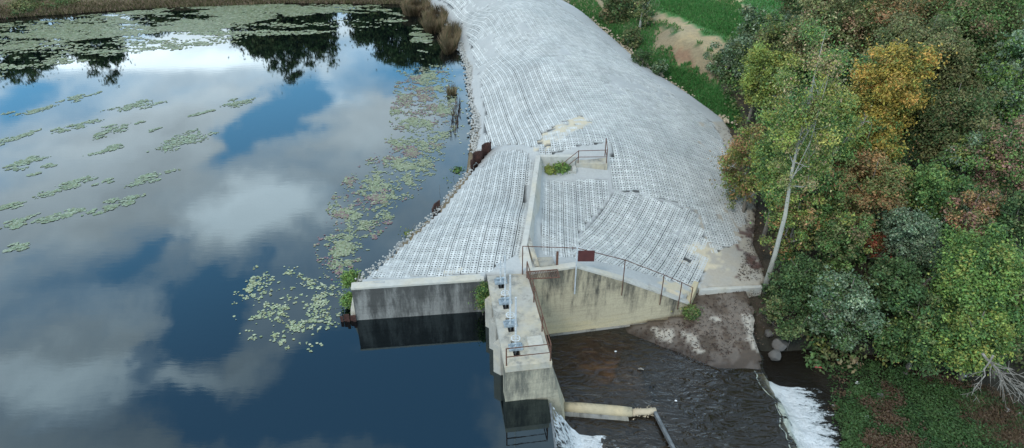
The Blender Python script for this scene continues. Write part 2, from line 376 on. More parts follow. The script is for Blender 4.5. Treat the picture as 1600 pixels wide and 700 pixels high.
POLY_D = pxpoly([(756, 232), (758, 180), (746, 108), (734, 66), (718, 30), (690, 0), (650, -8), (640, -14), (855, -14), (868, 4), (935, 52), (995, 106), (1115, 193), (1163, 300), (1170, 372), (1117, 396), (1091, 328), (958, 295), (954, 222), (850, 244), (832, 230), (776, 228)])
SAND = pxpoly([(832, 236), (850, 236), (900, 205), (935, 190), (905, 180), (850, 205)])
ORANGE = [pxpoly(q) for q in ([(1072, 378), (1112, 385), (1130, 402), (1100, 402), (1078, 392)], [(1050, 400), (1100, 405), (1140, 425), (1095, 418)], [(1030, 428), (1075, 448), (1105, 452), (1070, 468), (1040, 455)], [(690, 419), (722, 418), (725, 427), (695, 430)])]
def mortar(x, y):
    px, py = proj(x, y, DAM(x, y))
    n = fbm(x*.35+y*.10, y*.16, 11, 5); n2 = fbm(x*.9, y*.5, 21, 4)
    far = np.clip((235-py)/60, 0, 1)
    right = np.clip((px-1040)/90, 0, 1)*np.clip((py-180)/60, 0, 1)
    n3 = fbm(x*2.2+y*.6, y*1.1, 27, 3)
    m = n*.42+n2*.30+n3*.28 + .065*far + .085*right-.04
    inblocks = inpoly(x, y, POLY_A) | inpoly(x, y, POLY_B) | inpoly(x, y, POLY_C) | inpoly(x, y, POLY_D)
    m = np.where(inblocks, m, 1.0)
    d = np.minimum(np.minimum(polydist(x, y, POLY_B), polydist(x, y, POLY_C)), polydist(x, y, POLY_A))
    m = np.where(d < .10, np.maximum(m, .585), m)
    return np.clip((m-.465)/.19, 0, 1)
gx = np.arange(-42, 20.01, .2); gy = np.concatenate([np.arange(28.0, 62, .2), np.arange(62, 119, .4)])
X, Y = np.meshgrid(gx, gy, indexing='ij'); inside = inpoly(X, Y, DAM_POLY)
Z0 = np.clip(DAM(X, Y), -3, 3.6); MO = mortar(X, Y)
Zg = Z0-.115+.135*MO+.02*(fbm(X*2.2, Y*2.2, 5)-.5)
ids = -np.ones(X.shape, int); cells = inside[:-1, :-1] & inside[1:, 1:] & inside[1:, :-1] & inside[:-1, 1:]
use = np.zeros(X.shape, bool)
for a, b in ((0, 0), (1, 0), (1, 1), (0, 1)): use[a:X.shape[0]-1+a, b:X.shape[1]-1+b] |= cells
ids[use] = np.arange(use.sum()); V = np.stack([X[use], Y[use], Zg[use]], 1)
I, J = np.nonzero(cells); F = np.stack([ids[I, J], ids[I+1, J], ids[I+1, J+1], ids[I, J+1]], 1)
mk = np.clip(MO[use]*2.2-.5, 0, 1)[:, None]; base_c = mk*np.array([[.41, .415, .40]])+(1-mk)*np.array([[.050, .052, .05]])
base_c = base_c*(.85+.3*fbm(V[:, 0]*.6, V[:, 1]*.35, 31)[:, None])
so = inpoly(V[:, 0], V[:, 1], SAND) & (fbm(V[:, 0]*2.5, V[:, 1]*1.8, 41) > .46)
for q in ORANGE: so |= inpoly(V[:, 0]+1.6*(fbm(V[:, 0]*2, V[:, 1]*2, 43)-.5), V[:, 1]+2.*(fbm(V[:, 0]*2, V[:, 1]*2, 44)-.5), q)
base_c[so] = (.56, .48, .34); V[so, 2] = np.maximum(V[so, 2], DAM(V[so, 0], V[so, 1])-.012)
pxv, pyv = proj(V[:, 0], V[:, 1], V[:, 2])
tan_dirt = (pxv > 1055+75*fbm(V[:, 0], V[:, 1], 51)) & (pyv > 190) & (MO[use] > .5) & ~so
base_c[tan_dirt] = (.40, .355, .285)  # dusty tan dirt on the mortar along the right-hand toe
red = (fbm(V[:, 0]*1.4, V[:, 1]*1.4, 61) > .60) & (pxv > 1150) & (pyv > 230); base_c[red] = (.11, .055, .04)
# skirt below the open edge
edges = {}
for f in F:
    for k in range(4):
        a, b = int(f[k]), int(f[(k+1) % 4]); key = (min(a, b), max(a, b)); edges[key] = None if key in edges else (a, b)
bd = [e for e in edges.values() if e]; bv = sorted({i for e in bd for i in e}); mp = {b: len(V)+i for i, b in enumerate(bv)}
low = V[bv].copy(); low[:, 2] = -3.4
F = np.concatenate([F, np.array([(mp[a], mp[b], b, a) for a, b in bd])]); V = np.concatenate([V, low]); base_c = np.concatenate([base_c, np.full((len(low), 3), .5)])
dam = link('embankment', fast_mesh('embankment', V, F, [M['bed']], base_c), label='long pale dam bank armoured with concrete block mats', kind='structure')

# --- the armour blocks
BL, BW, BH = .41, .385, .13
def block_template(l, w_, h, seed):
    """a slab with four square openings, open below; origin at its top centre"""
    g = .010; x = [-l/2+g, -l*.35, -l*.13, l*.13, l*.35, l/2-g]; y = [-w_/2+g, -w_*.35, -w_*.13, w_*.13, w_*.35, w_/2-g]
    mb = MB()
    def quad(x0, x1, y0, y1): mb.poly([(x0, y0, 0), (x1, y0, 0), (x1, y1, 0), (x0, y1, 0)], [(0, 1, 2, 3)])
    for j in (0, 2, 4): quad(x[0], x[5], y[j], y[j+1])
    for j in (1, 3):
        for i in (0, 2, 4): quad(x[i], x[i+1], y[j], y[j+1])
    a = [(x[0], y[0]), (x[5], y[0]), (x[5], y[5]), (x[0], y[5])]; e = .02
    for k in range(4):
        p, q = a[k], a[(k+1) % 4]; pe = (p[0]*(1+e), p[1]*(1+e)); qe = (q[0]*(1+e), q[1]*(1+e))
        mb.poly([(*p, 0), (*pe, -h), (*qe, -h), (*q, 0)], [(0, 1, 2, 3)])
    return np.array(mb.v), np.array(mb.f)
TV, TF = block_template(BL, BW, BH, 0)
rng = np.random.default_rng(7)
def grid_pts(poly, ang, dl, dw):
    P = np.array(poly)[:, :2]; c = P.mean(0); ca, sa = math.cos(ang), math.sin(ang)
    q = (P-c)@np.array([[ca, -sa], [sa, ca]]); u = np.arange(q[:, 0].min(), q[:, 0].max(), dl); v = np.arange(q[:, 1].min(), q[:, 1].max(), dw)
    U, Vv = np.meshgrid(u, v, indexing='ij')
    # gently bowed rows: the mats were laid by crane, strip by strip
    strip = np.floor(np.arange(len(u))/2.0)[:, None]; jit = rng.normal(0, .05, int(strip.max())+1)[strip.astype(int)]
    Vv = Vv+jit; U = U+.05*np.sin(Vv*.5+strip*.13)+np.floor(np.arange(len(u))/2.0)[:, None]*.022
    x = c[0]+U*ca-Vv*sa; y = c[1]+U*sa+Vv*ca; k = inpoly(x, y, poly)
    return np.stack([x[k], y[k], np.full(k.sum(), ang)], 1)
pts = [grid_pts(POLY_A, R(-5.5), BL+.015, BW+.012), grid_pts(POLY_B, R(-2), BL+.015, BW+.012), grid_pts(POLY_C, R(-27), BL+.015, BW+.012)]
# main dam: rows follow the crest curve
cl = np.array([(6.8, 25.), (6.9, 32.), (6.6, 40.), (6.0, 48.), (4.6, 58.), (2.4, 68.), (-1.0, 79.), (-5.5, 90.), (-11., 100.)])
tt = np.concatenate([[0], np.cumsum(np.hypot(*np.diff(cl, axis=0).T))]); ss = np.arange(0, tt[-1], BW+.02)
cxs = np.interp(ss, tt, cl[:, 0]); cys = np.interp(ss, tt, cl[:, 1])
pf = [np.polyfit(tt, cl[:, k], 4) for k in (0, 1)]; cxs = np.polyval(pf[0], ss); cys = np.polyval(pf[1], ss)
tx = np.gradient(cxs); ty = np.gradient(cys); L = np.hypot(tx, ty); tx /= L; ty /= L
for kk, off in enumerate(np.arange(-16, 16, BL+.014)):
    sh = (kk//4) % 2*.0; n_ = rng.normal(0, .04)
    o_ = off+(kk//4)*.02
    x = cxs+ty*o_+tx*n_; y = cys-tx*o_+ty*n_; a = np.arctan2(-tx, ty)
    keep = inpoly(x, y, POLY_D)
    pts.append(np.stack([x[keep], y[keep], a[keep]], 1))
pts = np.concatenate(pts)
keep = mortar(pts[:, 0], pts[:, 1]) < .97
for q in ORANGE+[SAND]: keep &= ~inpoly(pts[:, 0], pts[:, 1], q) | (fbm(pts[:, 0]*1.6, pts[:, 1]*1.6, 71) < .5)
pts = pts[keep]
zc = DAM(pts[:, 0], pts[:, 1]); e = .15
nx = -(DAM(pts[:, 0]+e, pts[:, 1])-DAM(pts[:, 0]-e, pts[:, 1]))/(2*e); ny = -(DAM(pts[:, 0], pts[:, 1]+e)-DAM(pts[:, 0], pts[:, 1]-e))/(2*e)
N = np.stack([nx, ny, np.ones(len(pts))], 1)+rng.normal(0, .018, (len(pts), 3)); N /= np.linalg.norm(N, axis=1)[:, None]
A1 = np.stack([np.cos(pts[:, 2]), np.sin(pts[:, 2]), np.zeros(len(pts))], 1); A2 = np.stack([-A1[:, 1], A1[:, 0], A1[:, 2]], 1)
for A_ in (A1, A2): A_[:, 2] = -(A_[:, 0]*N[:, 0]+A_[:, 1]*N[:, 1])/N[:, 2]
print('slope', np.abs(A1[:, 2]).max(), np.abs(A2[:, 2]).max()); C = np.stack([pts[:, 0], pts[:, 1], zc+rng.normal(0, .008, len(pts))], 1)
BC = rng.uniform(.86, 1.1, len(pts))*(.9+.2*vnoise2(np.floor(pts[:, 0]/2.4)*3.7, np.floor(pts[:, 1]/5.)*5.3, 88))
order = np.argsort(C[:, 1]+.15*np.abs(C[:, 0])); near, rest = order[:300], order[300:]
bme = [fast_mesh('block', TV, TF, [M['block']], np.full((len(TV), 3), k)) for k in (.9, 1., 1.08)]
for i in near:
    o = link('block', bme[i % 3], dam); mw = Matrix.Identity(4)
    for r in range(3): mw[r][0], mw[r][1], mw[r][2], mw[r][3] = A1[i, r], A2[i, r], N[i, r], C[i, r]
    o.matrix_world = mw
VV = C[rest][:, None]+TV[None, :, 0:1]*A1[rest][:, None]+TV[None, :, 1:2]*A2[rest][:, None]+TV[None, :, 2:3]*N[rest][:, None]
FF = (np.arange(len(rest))*len(TV))[:, None, None]+TF[None]
link('block_field', fast_mesh('block_field', VV.reshape(-1, 3), FF.reshape(-1, 4), [M['block']], np.repeat((BC[rest])[:, None], len(TV), 1).reshape(-1, 1)*np.ones((1, 3))), dam, kind='stuff')
print('blocks', len(pts))

# ------------------------------------------------------------------ water and ground
RES = [(-8.3, 28.2), (-8.8, 31.), (-7.0, 35.), (-5.2, 39.), (-3.4, 45.), (-3.3, 55.), (-4.9, 70.), (-7.8, 81.), (-14, 90.5), (-29, 91), (-46, 88.5), (-62, 84), (-85, 76), (-160, 50), (-160, -60), (1.6, -60), (1.75, 22.1), (-.3, 22.5), (-1.3, 29)]
GR = TPS([un(*q) for q in [(1200, 440, -1.6), (1192, 380, -1.45), (1192, 300, -1.3), (1145, 190, -1.1), (1085, 150, -1.1), (1015, 105, -.9), (950, 50, -.7), (885, 0, -.4),
    (1035, 0, 1.3), (1100, 0, 1.6), (1140, 60, 1.4), (1062, 40, 1.3), (1200, 10, 1.6), (1045, 58, 1.2), (1110, 88, 1.1), (1045, 112, -.5), (1095, 145, -.5), (1015, 70, -.2)]]
    + [np.array(q, float) for q in [(18, 34, -1.8), (25, 34, -1.5), (35, 34, -1), (50, 35, 0), (22, 45, -1.2), (35, 50, -.5), (60, 50, 1), (25, 60, -.6), (40, 65, 1), (60, 80, 2), (14.8, 27, -3.9), (15, 20, -3.9), (15, 8, -3.9),
       (17, 28.2, -3.6), (20.5, 28, -3.5), (24, 27, -3.2), (18, 23, -2.9), (20, 20, -2.8), (24, 22, -2.6), (30, 24, -2.3), (22, 13, -2.8), (40, 20, -1), (28, 29, -2.4), (30, 140, 2), (60, 140, 3), (5, 140, 1.5), (120, 60, 2), (120, 0, 0)]])
gx = np.concatenate([[-900, -500, -300, -200], np.arange(-150, -20, 5), np.arange(-20, 62, .6), np.arange(62, 130, 6), [150, 200, 300, 500, 900]])
gy = np.concatenate([[-300, -150, -60, -30], np.arange(-10, 12, 2), np.arange(12, 112, .6), np.arange(112, 200, 6), [220, 260, 320, 420, 600, 1000]])
X, Y = np.meshgrid(gx, gy, indexing='ij'); far = np.hypot(X, Y-60)
dr = polydist(X, Y, RES); inres = inpoly(X, Y, RES)
xc = np.interp(Y, [20, 32, 48, 58, 68, 79, 90, 100, 112], [3, 4, 4, 3, 1, -2.5, -7, -12, -30])
Zr = np.clip(GR(np.clip(X, -30, 110), np.clip(Y, -10, 140)), -4.2, 4)
Zl = np.where(inres, -.1-np.minimum(dr*.35, 3), .05+np.minimum(dr*.09, 1.0))
Zl = np.where((dr < 1.2) & (X < -20), Zl+.15*(fbm(X*.7, Y*.7, 91)-.5), Zl)
Z = np.where((X > xc) | ((Y > 112) & (X > -20)), Zr, Zl)
Z = Z+.25*(fbm(X*.5, Y*.5, 92)-.5)*(X > xc)
ind = inpoly(X, Y, DAM_POLY) & (polydist(X, Y, DAM_POLY) > .5)
Z = np.where(ind, np.minimum(Z, DAM(X, Y)-1.2), Z)
APR = [(1.4, 31), (13.3, 33.5), (14.0, 29), (13.6, 26), (13.5, -40), (1.4, -40)]
Z = np.where(inpoly(X, Y, APR) | (inres & (X > -9) & (Y < 30)), -4.4, Z)
Z = np.where((X > -12) & (X < 13.6) & (Y < 28.2) & (Y > -60), -4.4, Z)
# surface colours by region
px, py = proj(X, Y, Z); n = fbm(X*.25, Y*.25, 101); n2 = fbm(X*.9, Y*.9, 102)
ox = (n2-.5)*34; oy = (n-.5)*20
Cg = np.zeros(X.shape+(3,)); Cg[:] = (.055, .045, .03)                                   # leaf mould under the trees
grassy = (X > xc) & (Y > 40) & (X < 16+(Y-40)*.1) | (Y > 62) & (X > xc) ; Cg[grassy] = (.075, .115, .04)
Cg[(~inres) & (X <= xc)] = (.17, .13, .075)
def paint(poly, col): Cg[inpoly(px+ox*.6, py+oy*.6, poly) & (X > xc)] = col
ox = ox*1.6; oy = oy*1.8
paint([(1005, -60), (1260, -60), (1230, 20), (1190, 30), (1160, 80), (1110, 66), (1060, 50), (1030, 25)], (.065, .19, .045))
paint([(1020, 18), (1042, 24), (1100, 52), (1160, 66), (1155, 88), (1105, 78), (1060, 52), (1020, 30)], (.38, .30, .17))
paint([(1080, -20), (1140, -8), (1180, 12), (1150, 18), (1110, 4)], (.40, .33, .18))
paint([(1020, 45), (1060, 52), (1100, 78), (1140, 85), (1120, 105), (1120, 130), (1095, 122), (1055, 102), (1030, 78)], (.27, .21, .12))
paint([(1040, 74), (1065, 76), (1085, 98), (1080, 112), (1058, 98)], (.25, .15, .085))
paint([(1000, 70), (1030, 95), (1090, 120), (1150, 160), (1150, 200), (1090, 165), (1030, 120)], (.05, .125, .032))
paint([(880, -10), (940, -10), (950, 20), (920, 25)], (.30, .24, .14))
Cg[(X > 13) & (Y < 30)] = (.03, .03, .022)
nxg, nyg = X.shape; ii = np.arange(nxg*nyg).reshape(nxg, nyg)
F = np.stack([ii[:-1, :-1], ii[1:, :-1], ii[1:, 1:], ii[:-1, 1:]], -1).reshape(-1, 4)
link('ground', fast_mesh('ground', np.stack([X, Y, Z], -1).reshape(-1, 3), F, [M['ground']], Cg.reshape(-1, 3), True), label='ground of the valley, banks and field round the dam', kind='structure')
Gz = {'x': gx, 'y': gy, 'z': Z}
def gh(x, y):
    i = int(np.clip(np.searchsorted(gx, x)-1, 0, len(gx)-2)); j = int(np.clip(np.searchsorted(gy, y)-1, 0, len(gy)-2))
    u = (x-gx[i])/(gx[i+1]-gx[i]); v = (y-gy[j])/(gy[j+1]-gy[j])
    return float((Z[i, j]*(1-u)+Z[i+1, j]*u)*(1-v)+(Z[i, j+1]*(1-u)+Z[i+1, j+1]*u)*v)
ZG = Z.copy(); Z = ZG

mb = MB()
wp = [(-1.0, 29.3), (-9, 28.3), (-8, 60), (-2, 60), (-4, 80), (-9, 96), (-70, 96), (-260, 70), (-260, -60), (1.8, -60), (1.83, 19.8), (1.72, 22.6), (.5, 24), (.5, 29.3)]
mb.poly([(-1.0, 29.3, 0), (-.2, 22.6, 0), (1.66, 22.6, 0), (1.83, 19.8, 0), (1.83, -60, 0), (-400, -60, 0), (-400, 100, 0), (0, 100, 0), (0, 45, 0), (-1, 40, 0), (-1, 29.3, 0)], [(0, 10, 9, 8, 7, 6, 5, 4, 3, 2, 1)])
# gate bays hold the same water up to the gate leaves
mb.poly([(-1.0, 29.3, 0), (-.2, 22.6, 0), (.42, 22.7, 0), (-.5, 29.3, 0)], [(0, 1, 2, 3)])
mb.build('reservoir_water', M['water'], label='still dark reservoir water mirroring clouds and far trees', kind='structure')

# ------------------------------------------------------------------ gate pier, walls
PO = np.array([-1.3, 29.1]); pa = np.array([.15, -.989]); pb = np.array([.989, .15])
def pl(a, b, z): q = PO+pa*a+pb*b; return (float(q[0]), float(q[1]), z)
def pbox(mb, a0, a1, b0, b1, z0, z1):
    mb.hexa([pl(a0, b0, z0), pl(a0, b1, z0), pl(a1, b1, z0), pl(a1, b0, z0)][::-1], [pl(a0, b0, z1), pl(a0, b1, z1), pl(a1, b1, z1), pl(a1, b0, z1)][::-1])
DZ = 2.15; GA = [.53, 2.2, 3.9, 5.55]; b0, b1 = .48, .80; aE = 6.68
pier = empty('gate_pier', pl(3.3, 1, -2.3), 'concrete gate pier jutting into the water with four lifting gates on deck', 'pier')
def pbuild(mb, name, m, par, **kw):
    o = mb.build(name, m, par, **kw); o.matrix_parent_inverse = par.matrix_world.inverted() if False else Matrix.Translation(-Vector(par.location)); return o
mb = MB(); pbox(mb, -.1, aE, 0, b0, DZ-.35, DZ); pbox(mb, -.1, aE, b1, 2.12, DZ-.35, DZ)
prev = -.1
for g in GA+[None]:
    hi = aE if g is None else g-.52; pbox(mb, prev, hi, b0, b1, DZ-.35, DZ-.001); prev = None if g is None else g+.52
pbuild(mb, 'deck', M['pier'], pier)
for i, (a0, a1) in enumerate([(-.1, .0), (1.08, 1.68), (2.75, 3.35), (4.42, 5.02)]):
    mb = MB()
    lo = [pl(a0, 2.1, -2.4), pl(a1, 2.1, -2.4), pl(a1, .0, -2.4), pl((a0+a1)/2, -.3, -2.4), pl(a0, .0, -2.4)]; hi = [(x, y, DZ-.352) for x, y, _ in lo]
    mb.poly(lo+hi, [(4, 3, 2, 1, 0), (5, 6, 7, 8, 9)]+[(k, (k+1) % 5, (k+1) % 5+5, k+5) for k in range(5)])
    pbuild(mb, 'pier_leg', M['pier'], pier)
mb = MB()   # massive end block, its downstream side battered
lo = [pl(6.08, -.02, -2.6), pl(5.3, 3.35, -2.6), pl(6.55, 3.0, -2.6), pl(6.72, 2.0, -2.6), pl(6.72, -.02, -2.6)]
hi = [pl(6.08, -.02, DZ-.352), pl(6.0, 2.15, DZ-.352), pl(6.70, 2.15, DZ-.352), pl(6.72, 1.9, DZ-.352), pl(6.72, -.02, DZ-.352)]
mb.poly(lo+hi, [(0, 1, 2, 3, 4), (9, 8, 7, 6, 5)]+[((k+1) % 5, k, k+5, (k+1) % 5+5) for k in range(5)])
mb.f = [f[::-1] for f in mb.f]
pbuild(mb, 'end_block', M['end_wall'], pier, topcol=5)
mb = MB(); pbox(mb, 4.9, 5.5, 1.25, 1.95, DZ+.003, DZ+.03); pbuild(mb, 'deck_patch', M['cap'], pier)
for g in GA:
    mb = MB(); pbox(mb, g-.54, g+.54, .47, .81, -2.3, 1.78); pbuild(mb, 'gate_leaf_shade_fill', M['slot_shade'], pier)  # gate leaf widened to fill the slot, its black painting the shade there

gate_lab = ['galvanised gate lift nearest the bank, short stem with a hand crank', 'second galvanised gate lift from the bank with tall thin stem', 'third galvanised gate lift from the bank with tall thin stem', 'galvanised gate lift nearest the end rail of the pier']
tops = [3.5, 5.0, 5.1, 5.1]
for i, g in enumerate(GA):
    gt = empty('gate_lift', pl(g, .64, DZ), gate_lab[i], 'gate lift', 'gate lifts on the pier')
    mb = MB(); pbox(mb, g-.17, g+.17, .32, .96, DZ+.02, DZ+.07); pbox(mb, g-.2, g-.17, .32, .96, DZ+.0, DZ+.11); pbox(mb, g+.17, g+.2, .32, .96, DZ+.0, DZ+.11); pbuild(mb, 'base_plate', M['gate_steel'], gt)
    mb = MB()
    for b in (.44, .84): pbox(mb, g-.04, g+.04, b-.03, b+.03, DZ+.122, DZ+.24)
    pbox(mb, g-.05, g+.05, .40, .88, DZ+.242, DZ+.29); pbuild(mb, 'yoke', M['gate_steel'], gt)
    mb = MB(); mb.tube([pl(g, .64, DZ-.9), pl(g, .64, tops[i])], .045, 8); pbuild(mb, 'stem', M['pole'], gt)
    mb = MB(); c = pl(g, .64, DZ+.6 if i else 3.22)
    rr = .2; ring = [(c[0]+rr*math.cos(k*math.pi/8), c[1]+rr*math.sin(k*math.pi/8), c[2]) for k in range(17)]
    mb.tube(ring, .02, 6); mb.tube([(c[0]-rr, c[1], c[2]), (c[0]+rr, c[1], c[2])], .016, 6); mb.tube([(c[0], c[1]-rr, c[2]), (c[0], c[1]+rr, c[2])], .016, 6)
    pbuild(mb, 'handwheel', M['pole'], gt)

# upstream wing wall on the left
def wall_prism(mb, A, B, th, prof):   # prof: [(t along 0..1, ztop)], bottom z; extruded th towards +normal
    A = np.array(A); B = np.array(B); d = (B-A)/np.linalg.norm(B-A); n = np.array([-d[1], d[0]])
    for (t0, z0, b0_), (t1, z1, b1_) in zip(prof[:-1], prof[1:]):
        p = A+(B-A)*t0; q = A+(B-A)*t1; pn = p+n*th; qn = q+n*th
        mb.hexa([(*p, b0_), (*q, b1_), (*qn, b1_), (*pn, b0_)], [(*p, z0), (*q, z1), (*qn, z1), (*pn, z0)])
lw = empty('wing_wall', (-4.8, 28.6, -2.5), 'stained grey concrete wall standing in the reservoir left of the gate pier', 'wall')
mb = MB(); wall_prism(mb, (-8.25, 28.17), (-1.42, 28.93), .42, [(0, 2.02, -2.5), (1, 2.02, -2.5)]); pbuild(mb, 'wall_face', M['left_wall'], lw, topcol=True)
mb = MB(); wall_prism(mb, (-8.27, 28.15), (-1.44, 28.91), .50, [(0, 2.16, 2.022), (1, 2.16, 2.022)]); pbuild(mb, 'coping', M['cap'], lw, bevel=.02)
mb = MB(); mb.hexa([(-8.8, 28.5, -2), (-8.3, 28.3, -2), (-8.3, 30.6, -2), (-8.9, 30.9, -2)], [(-8.6, 28.6, .35), (-8.3, 28.45, 1.5), (-8.3, 30.4, 1.6), (-8.7, 30.6, .6)]); pbuild(mb, 'end_return', M['cap'], lw, bevel=.04)
mb = MB()
for k in range(5):
    x0 = -9.05+k*.17; mb.box(x0, x0+.15, 28.05+(k % 2)*.06, 28.11+(k % 2)*.06, -1.5, .35+.07*(k % 3))
mb.build('sheet_piling', M['rust_sheet'], label='low rusty sheet piling at the free end of the left wall', cat='sheet piling', group='rusty sheet piling')

# spillway wall on the right
WA, WB = np.array([1.0, 29.08]), np.array([10.1, 30.75])
def wt(x): return (x-WA[0])/(WB[0]-WA[0])
rw = empty('spillway_wall', (5.5, 30, -2.6), 'yellow stained spillway wall with a long sloping top', 'wall')
prof = [(0, 2.36, -2.6), (wt(3.4), 2.44, -2.6), (wt(6.07), 1.18, -2.6), (wt(8.38), -.08, -2.6), (1, -1.05, -2.6)]
mb = MB(); wall_prism(mb, WA, WB, .34, prof); pbuild(mb, 'wall_face', M['right_wall'], rw, topcol=True)
prof2 = [(t_, z+.12, z+.002) for t_, z, _ in prof]
mb = MB(); d = (WB-WA)/np.linalg.norm(WB-WA); nrm = np.array([-d[1], d[0]])
wall_prism(mb, WA-nrm*.03, WB-nrm*.03, .42, prof2); pbuild(mb, 'coping', M['cap'], rw)
mb = MB(); wall_prism(mb, (10.13, 30.78), (11.0, 32.5), .3, [(0, -.98, -2.6), (1, -.75, -2.6)]); pbuild(mb, 'end_return', M['wall_warm'], rw, bevel=.03)
mb = MB(); wall_prism(mb, WA-nrm*.16, WB-nrm*.16, .155, [(0.12, -1.93, -2.6), (1, -1.98, -2.6)]); pbuild(mb, 'footing', M['wall_dark'], rw)

# crest training wall
cw = empty('crest_wall', (1.2, 36, 1), 'narrow pale concrete wall running along the crest up from the pier', 'wall')
tp = [(.52, 30.6, 2.45, 1.3), (.74, 31.6, 2.85, 1.35), (1.05, 34.3, 2.92, 1.4), (1.68, 40.6, 3.08, 1.6), (1.75, 41.3, 3.10, 1.6)]
mb = MB()
for (x0, y0, z0, f0), (x1, y1, z1, f1) in zip(tp[:-1], tp[1:]):
    mb.hexa([(x0-.18, y0, f0-.6), (x0+.62, y0, f0-.6), (x1+.62, y1, f1-.6), (x1-.18, y1, f1-.6)], [(x0-.16, y0, z0), (x0+.14, y0, z0), (x1+.14, y1, z1), (x1-.16, y1, z1)])
pbuild(mb, 'wall_face', M['cap'], cw)
mb = MB(); mb.hexa([(.70, 31.9, 1.2), (1.05, 32.0, 1.2), (1.55, 29.7, 1.2), (1.2, 29.6, 1.2)][::-1], [(.72, 32.2, 2.86), (.95, 32.25, 2.86), (1.48, 29.75, 2.42), (1.24, 29.7, 2.42)][::-1]); pbuild(mb, 'buttress', M['pier'], cw)
mb = MB(); mb.hexa([(.42, 29.35, 1.0), (1.2, 29.5, 1.0), (1.0, 31.6, 1.0), (.35, 30.7, 1.0)], [(.5, 29.4, 2.25), (1.12, 29.55, 2.3), (.82, 31.5, 2.7), (.4, 30.6, 2.4)]); pbuild(mb, 'ramp_face', M['cap'], cw)
mb = MB(); mb.hexa([(1.5, 29.5, 1.2), (2.3, 29.65, 1.2), (2.15, 30.35, 1.2), (1.35, 30.25, 1.2)], [(1.5, 29.5, 2.62), (2.3, 29.65, 2.62), (2.15, 30.35, 2.62), (1.35, 30.25, 2.62)])
mb.build('concrete_block', M['wall_dark'], label='squat dark concrete box between crest wall and rusty post', cat='block', bevel=.03)
mb = MB(); mb.box(2.32, 2.44, 29.66, 29.78, 2.2, 3.35); mb.build('post', M['rust'], label='short thick rusty post beside the squat concrete box', cat='post', bevel=.015)

# retaining wall, steps and landing on the crest
rt = empty('retaining_wall', (3, 41.5, 1.5), 'low retaining wall on the crest beside the steps', 'wall')
mb = MB(); mb.box(1.9, 4.25, 41.3, 41.6, 1.2, 3.02); pbuild(mb, 'wall_face', M['cap'], rt, bevel=.02)
st = empty('stair_landing', (5.3, 41.5, 1.5), 'small concrete landing with four steps and a rusty rail', 'steps')
mb = MB(); mb.box(4.3, 6.4, 41.2, 42.3, 1.0, 2.55); pbuild(mb, 'landing', M['pier'], st, bevel=.02)
for k in range(4):
    mb = MB(); x1 = 4.297-k*.28; zt = 2.38-k*.2; mb.box(x1-.28, x1-.003, 40.75, 41.28, 1.0, zt); pbuild(mb, 'step', M['cap'], st, bevel=.015)
RL = []
for (x, y, z0, z1) in [(4.42, 41.26, 2.55, 3.5), (6.32, 41.26, 2.55, 3.6), (6.32, 42.2, 2.55, 3.95), (3.35, 40.85, 1.8, 2.75)]:
    mb = MB(); mb.tube([(x, y, z0), (x, y, z1)], .03, 6); pbuild(mb, 'rail_post', M['rust'], st)
for (p, q) in [((4.42, 41.26, 3.46), (6.32, 41.26, 3.52)), ((4.42, 41.26, 3.0), (6.32, 41.26, 3.02)), ((6.32, 41.26, 3.55), (6.32, 42.2, 3.9)), ((6.32, 41.26, 3.05), (6.32, 42.2, 3.1)), ((4.42, 41.26, 3.46), (3.35, 40.85, 2.72)), ((4.42, 41.26, 3.0), (3.35, 40.85, 2.25))]:
    mb = MB(); mb.tube([p, q], .025, 6); pbuild(mb, 'rail', M['rust'], st)

# rails
def rail_thing(name, label, cat, posts, rails, r=.026, m='rust'):
    o = empty(name, posts[0][0], label, cat)
    for p, q in posts: mb = MB(); mb.tube([p, q], r*1.25, 7); pbuild(mb, 'post', M[m], o)
    for path in rails: mb = MB(); mb.tube(path, r, 7); pbuild(mb, 'rail', M[m], o)
    return o
hr = 1.0
C1, C2, C3 = pl(6.6, .06, DZ), pl(6.6, 2.05, DZ), pl(.35, 2.05, DZ)
up = lambda q, h: (q[0], q[1], q[2]+h)
mid = [pl(a, 2.05, DZ) for a in (2.4, 4.6)]
rail_thing('pier_railing', 'rusty pipe railing round the end and right side of the pier deck', 'railing', [(q, up(q, hr)) for q in [C1, C2, C3]+mid],
           [[up(C1, hr), up(C2, hr), up(C3, hr+.05)], [up(C1, .5), up(C2, .5), up(C3, .5)]])
fp = [((.55, 29.35, 2.1), (.55, 29.35, 3.95)), ((3.38, 29.42, .9), (3.38, 29.42, 3.78)), ((6.02, 29.92, .3), (6.0, 29.9, 2.69)), ((8.3, 30.34, -.72), (8.3, 30.32, 1.39)), ((9.4, 30.54, -1.2), (9.4, 30.52, .72)), ((10.1, 30.68, -1.5), (10.1, 30.66, .25))]
rail_thing('pipe_fence', 'thin rusty pipe fence on posts along the sloping spillway wall', 'fence', fp, [[q for _, q in fp]], .022)
sg = empty('sign', (3.4, 29.4, 2.9), 'blank maroon sign panel fixed to a tall pole above the spillway wall', 'sign')
mb = MB(); mb.box(3.42, 4.28, 29.36, 29.385, 2.98, 3.66); pbuild(mb, 'panel', M['maroon'], sg)
mb = MB(); mb.tube([(3.36, 29.35, .85), (3.36, 29.35, 3.85)], .04, 8); pbuild(mb, 'pole', M['pole'], sg)
gr_ = empty('grating', (1.6, 28.8, 2.3), 'rusty bar grating laid across the corner of pier and spillway wall', 'grating')
mb = MB()
for p, q in [((.85, 28.5, 2.5), (2.45, 28.62, 2.5)), ((2.45, 28.62, 2.5), (2.36, 29.3, 2.5)), ((2.36, 29.3, 2.5), (.76, 29.1, 2.5)), ((.76, 29.1, 2.5), (.85, 28.5, 2.5))]: mb.tube([p, q], .035, 6)
pbuild(mb, 'frame', M['rust'], gr_)
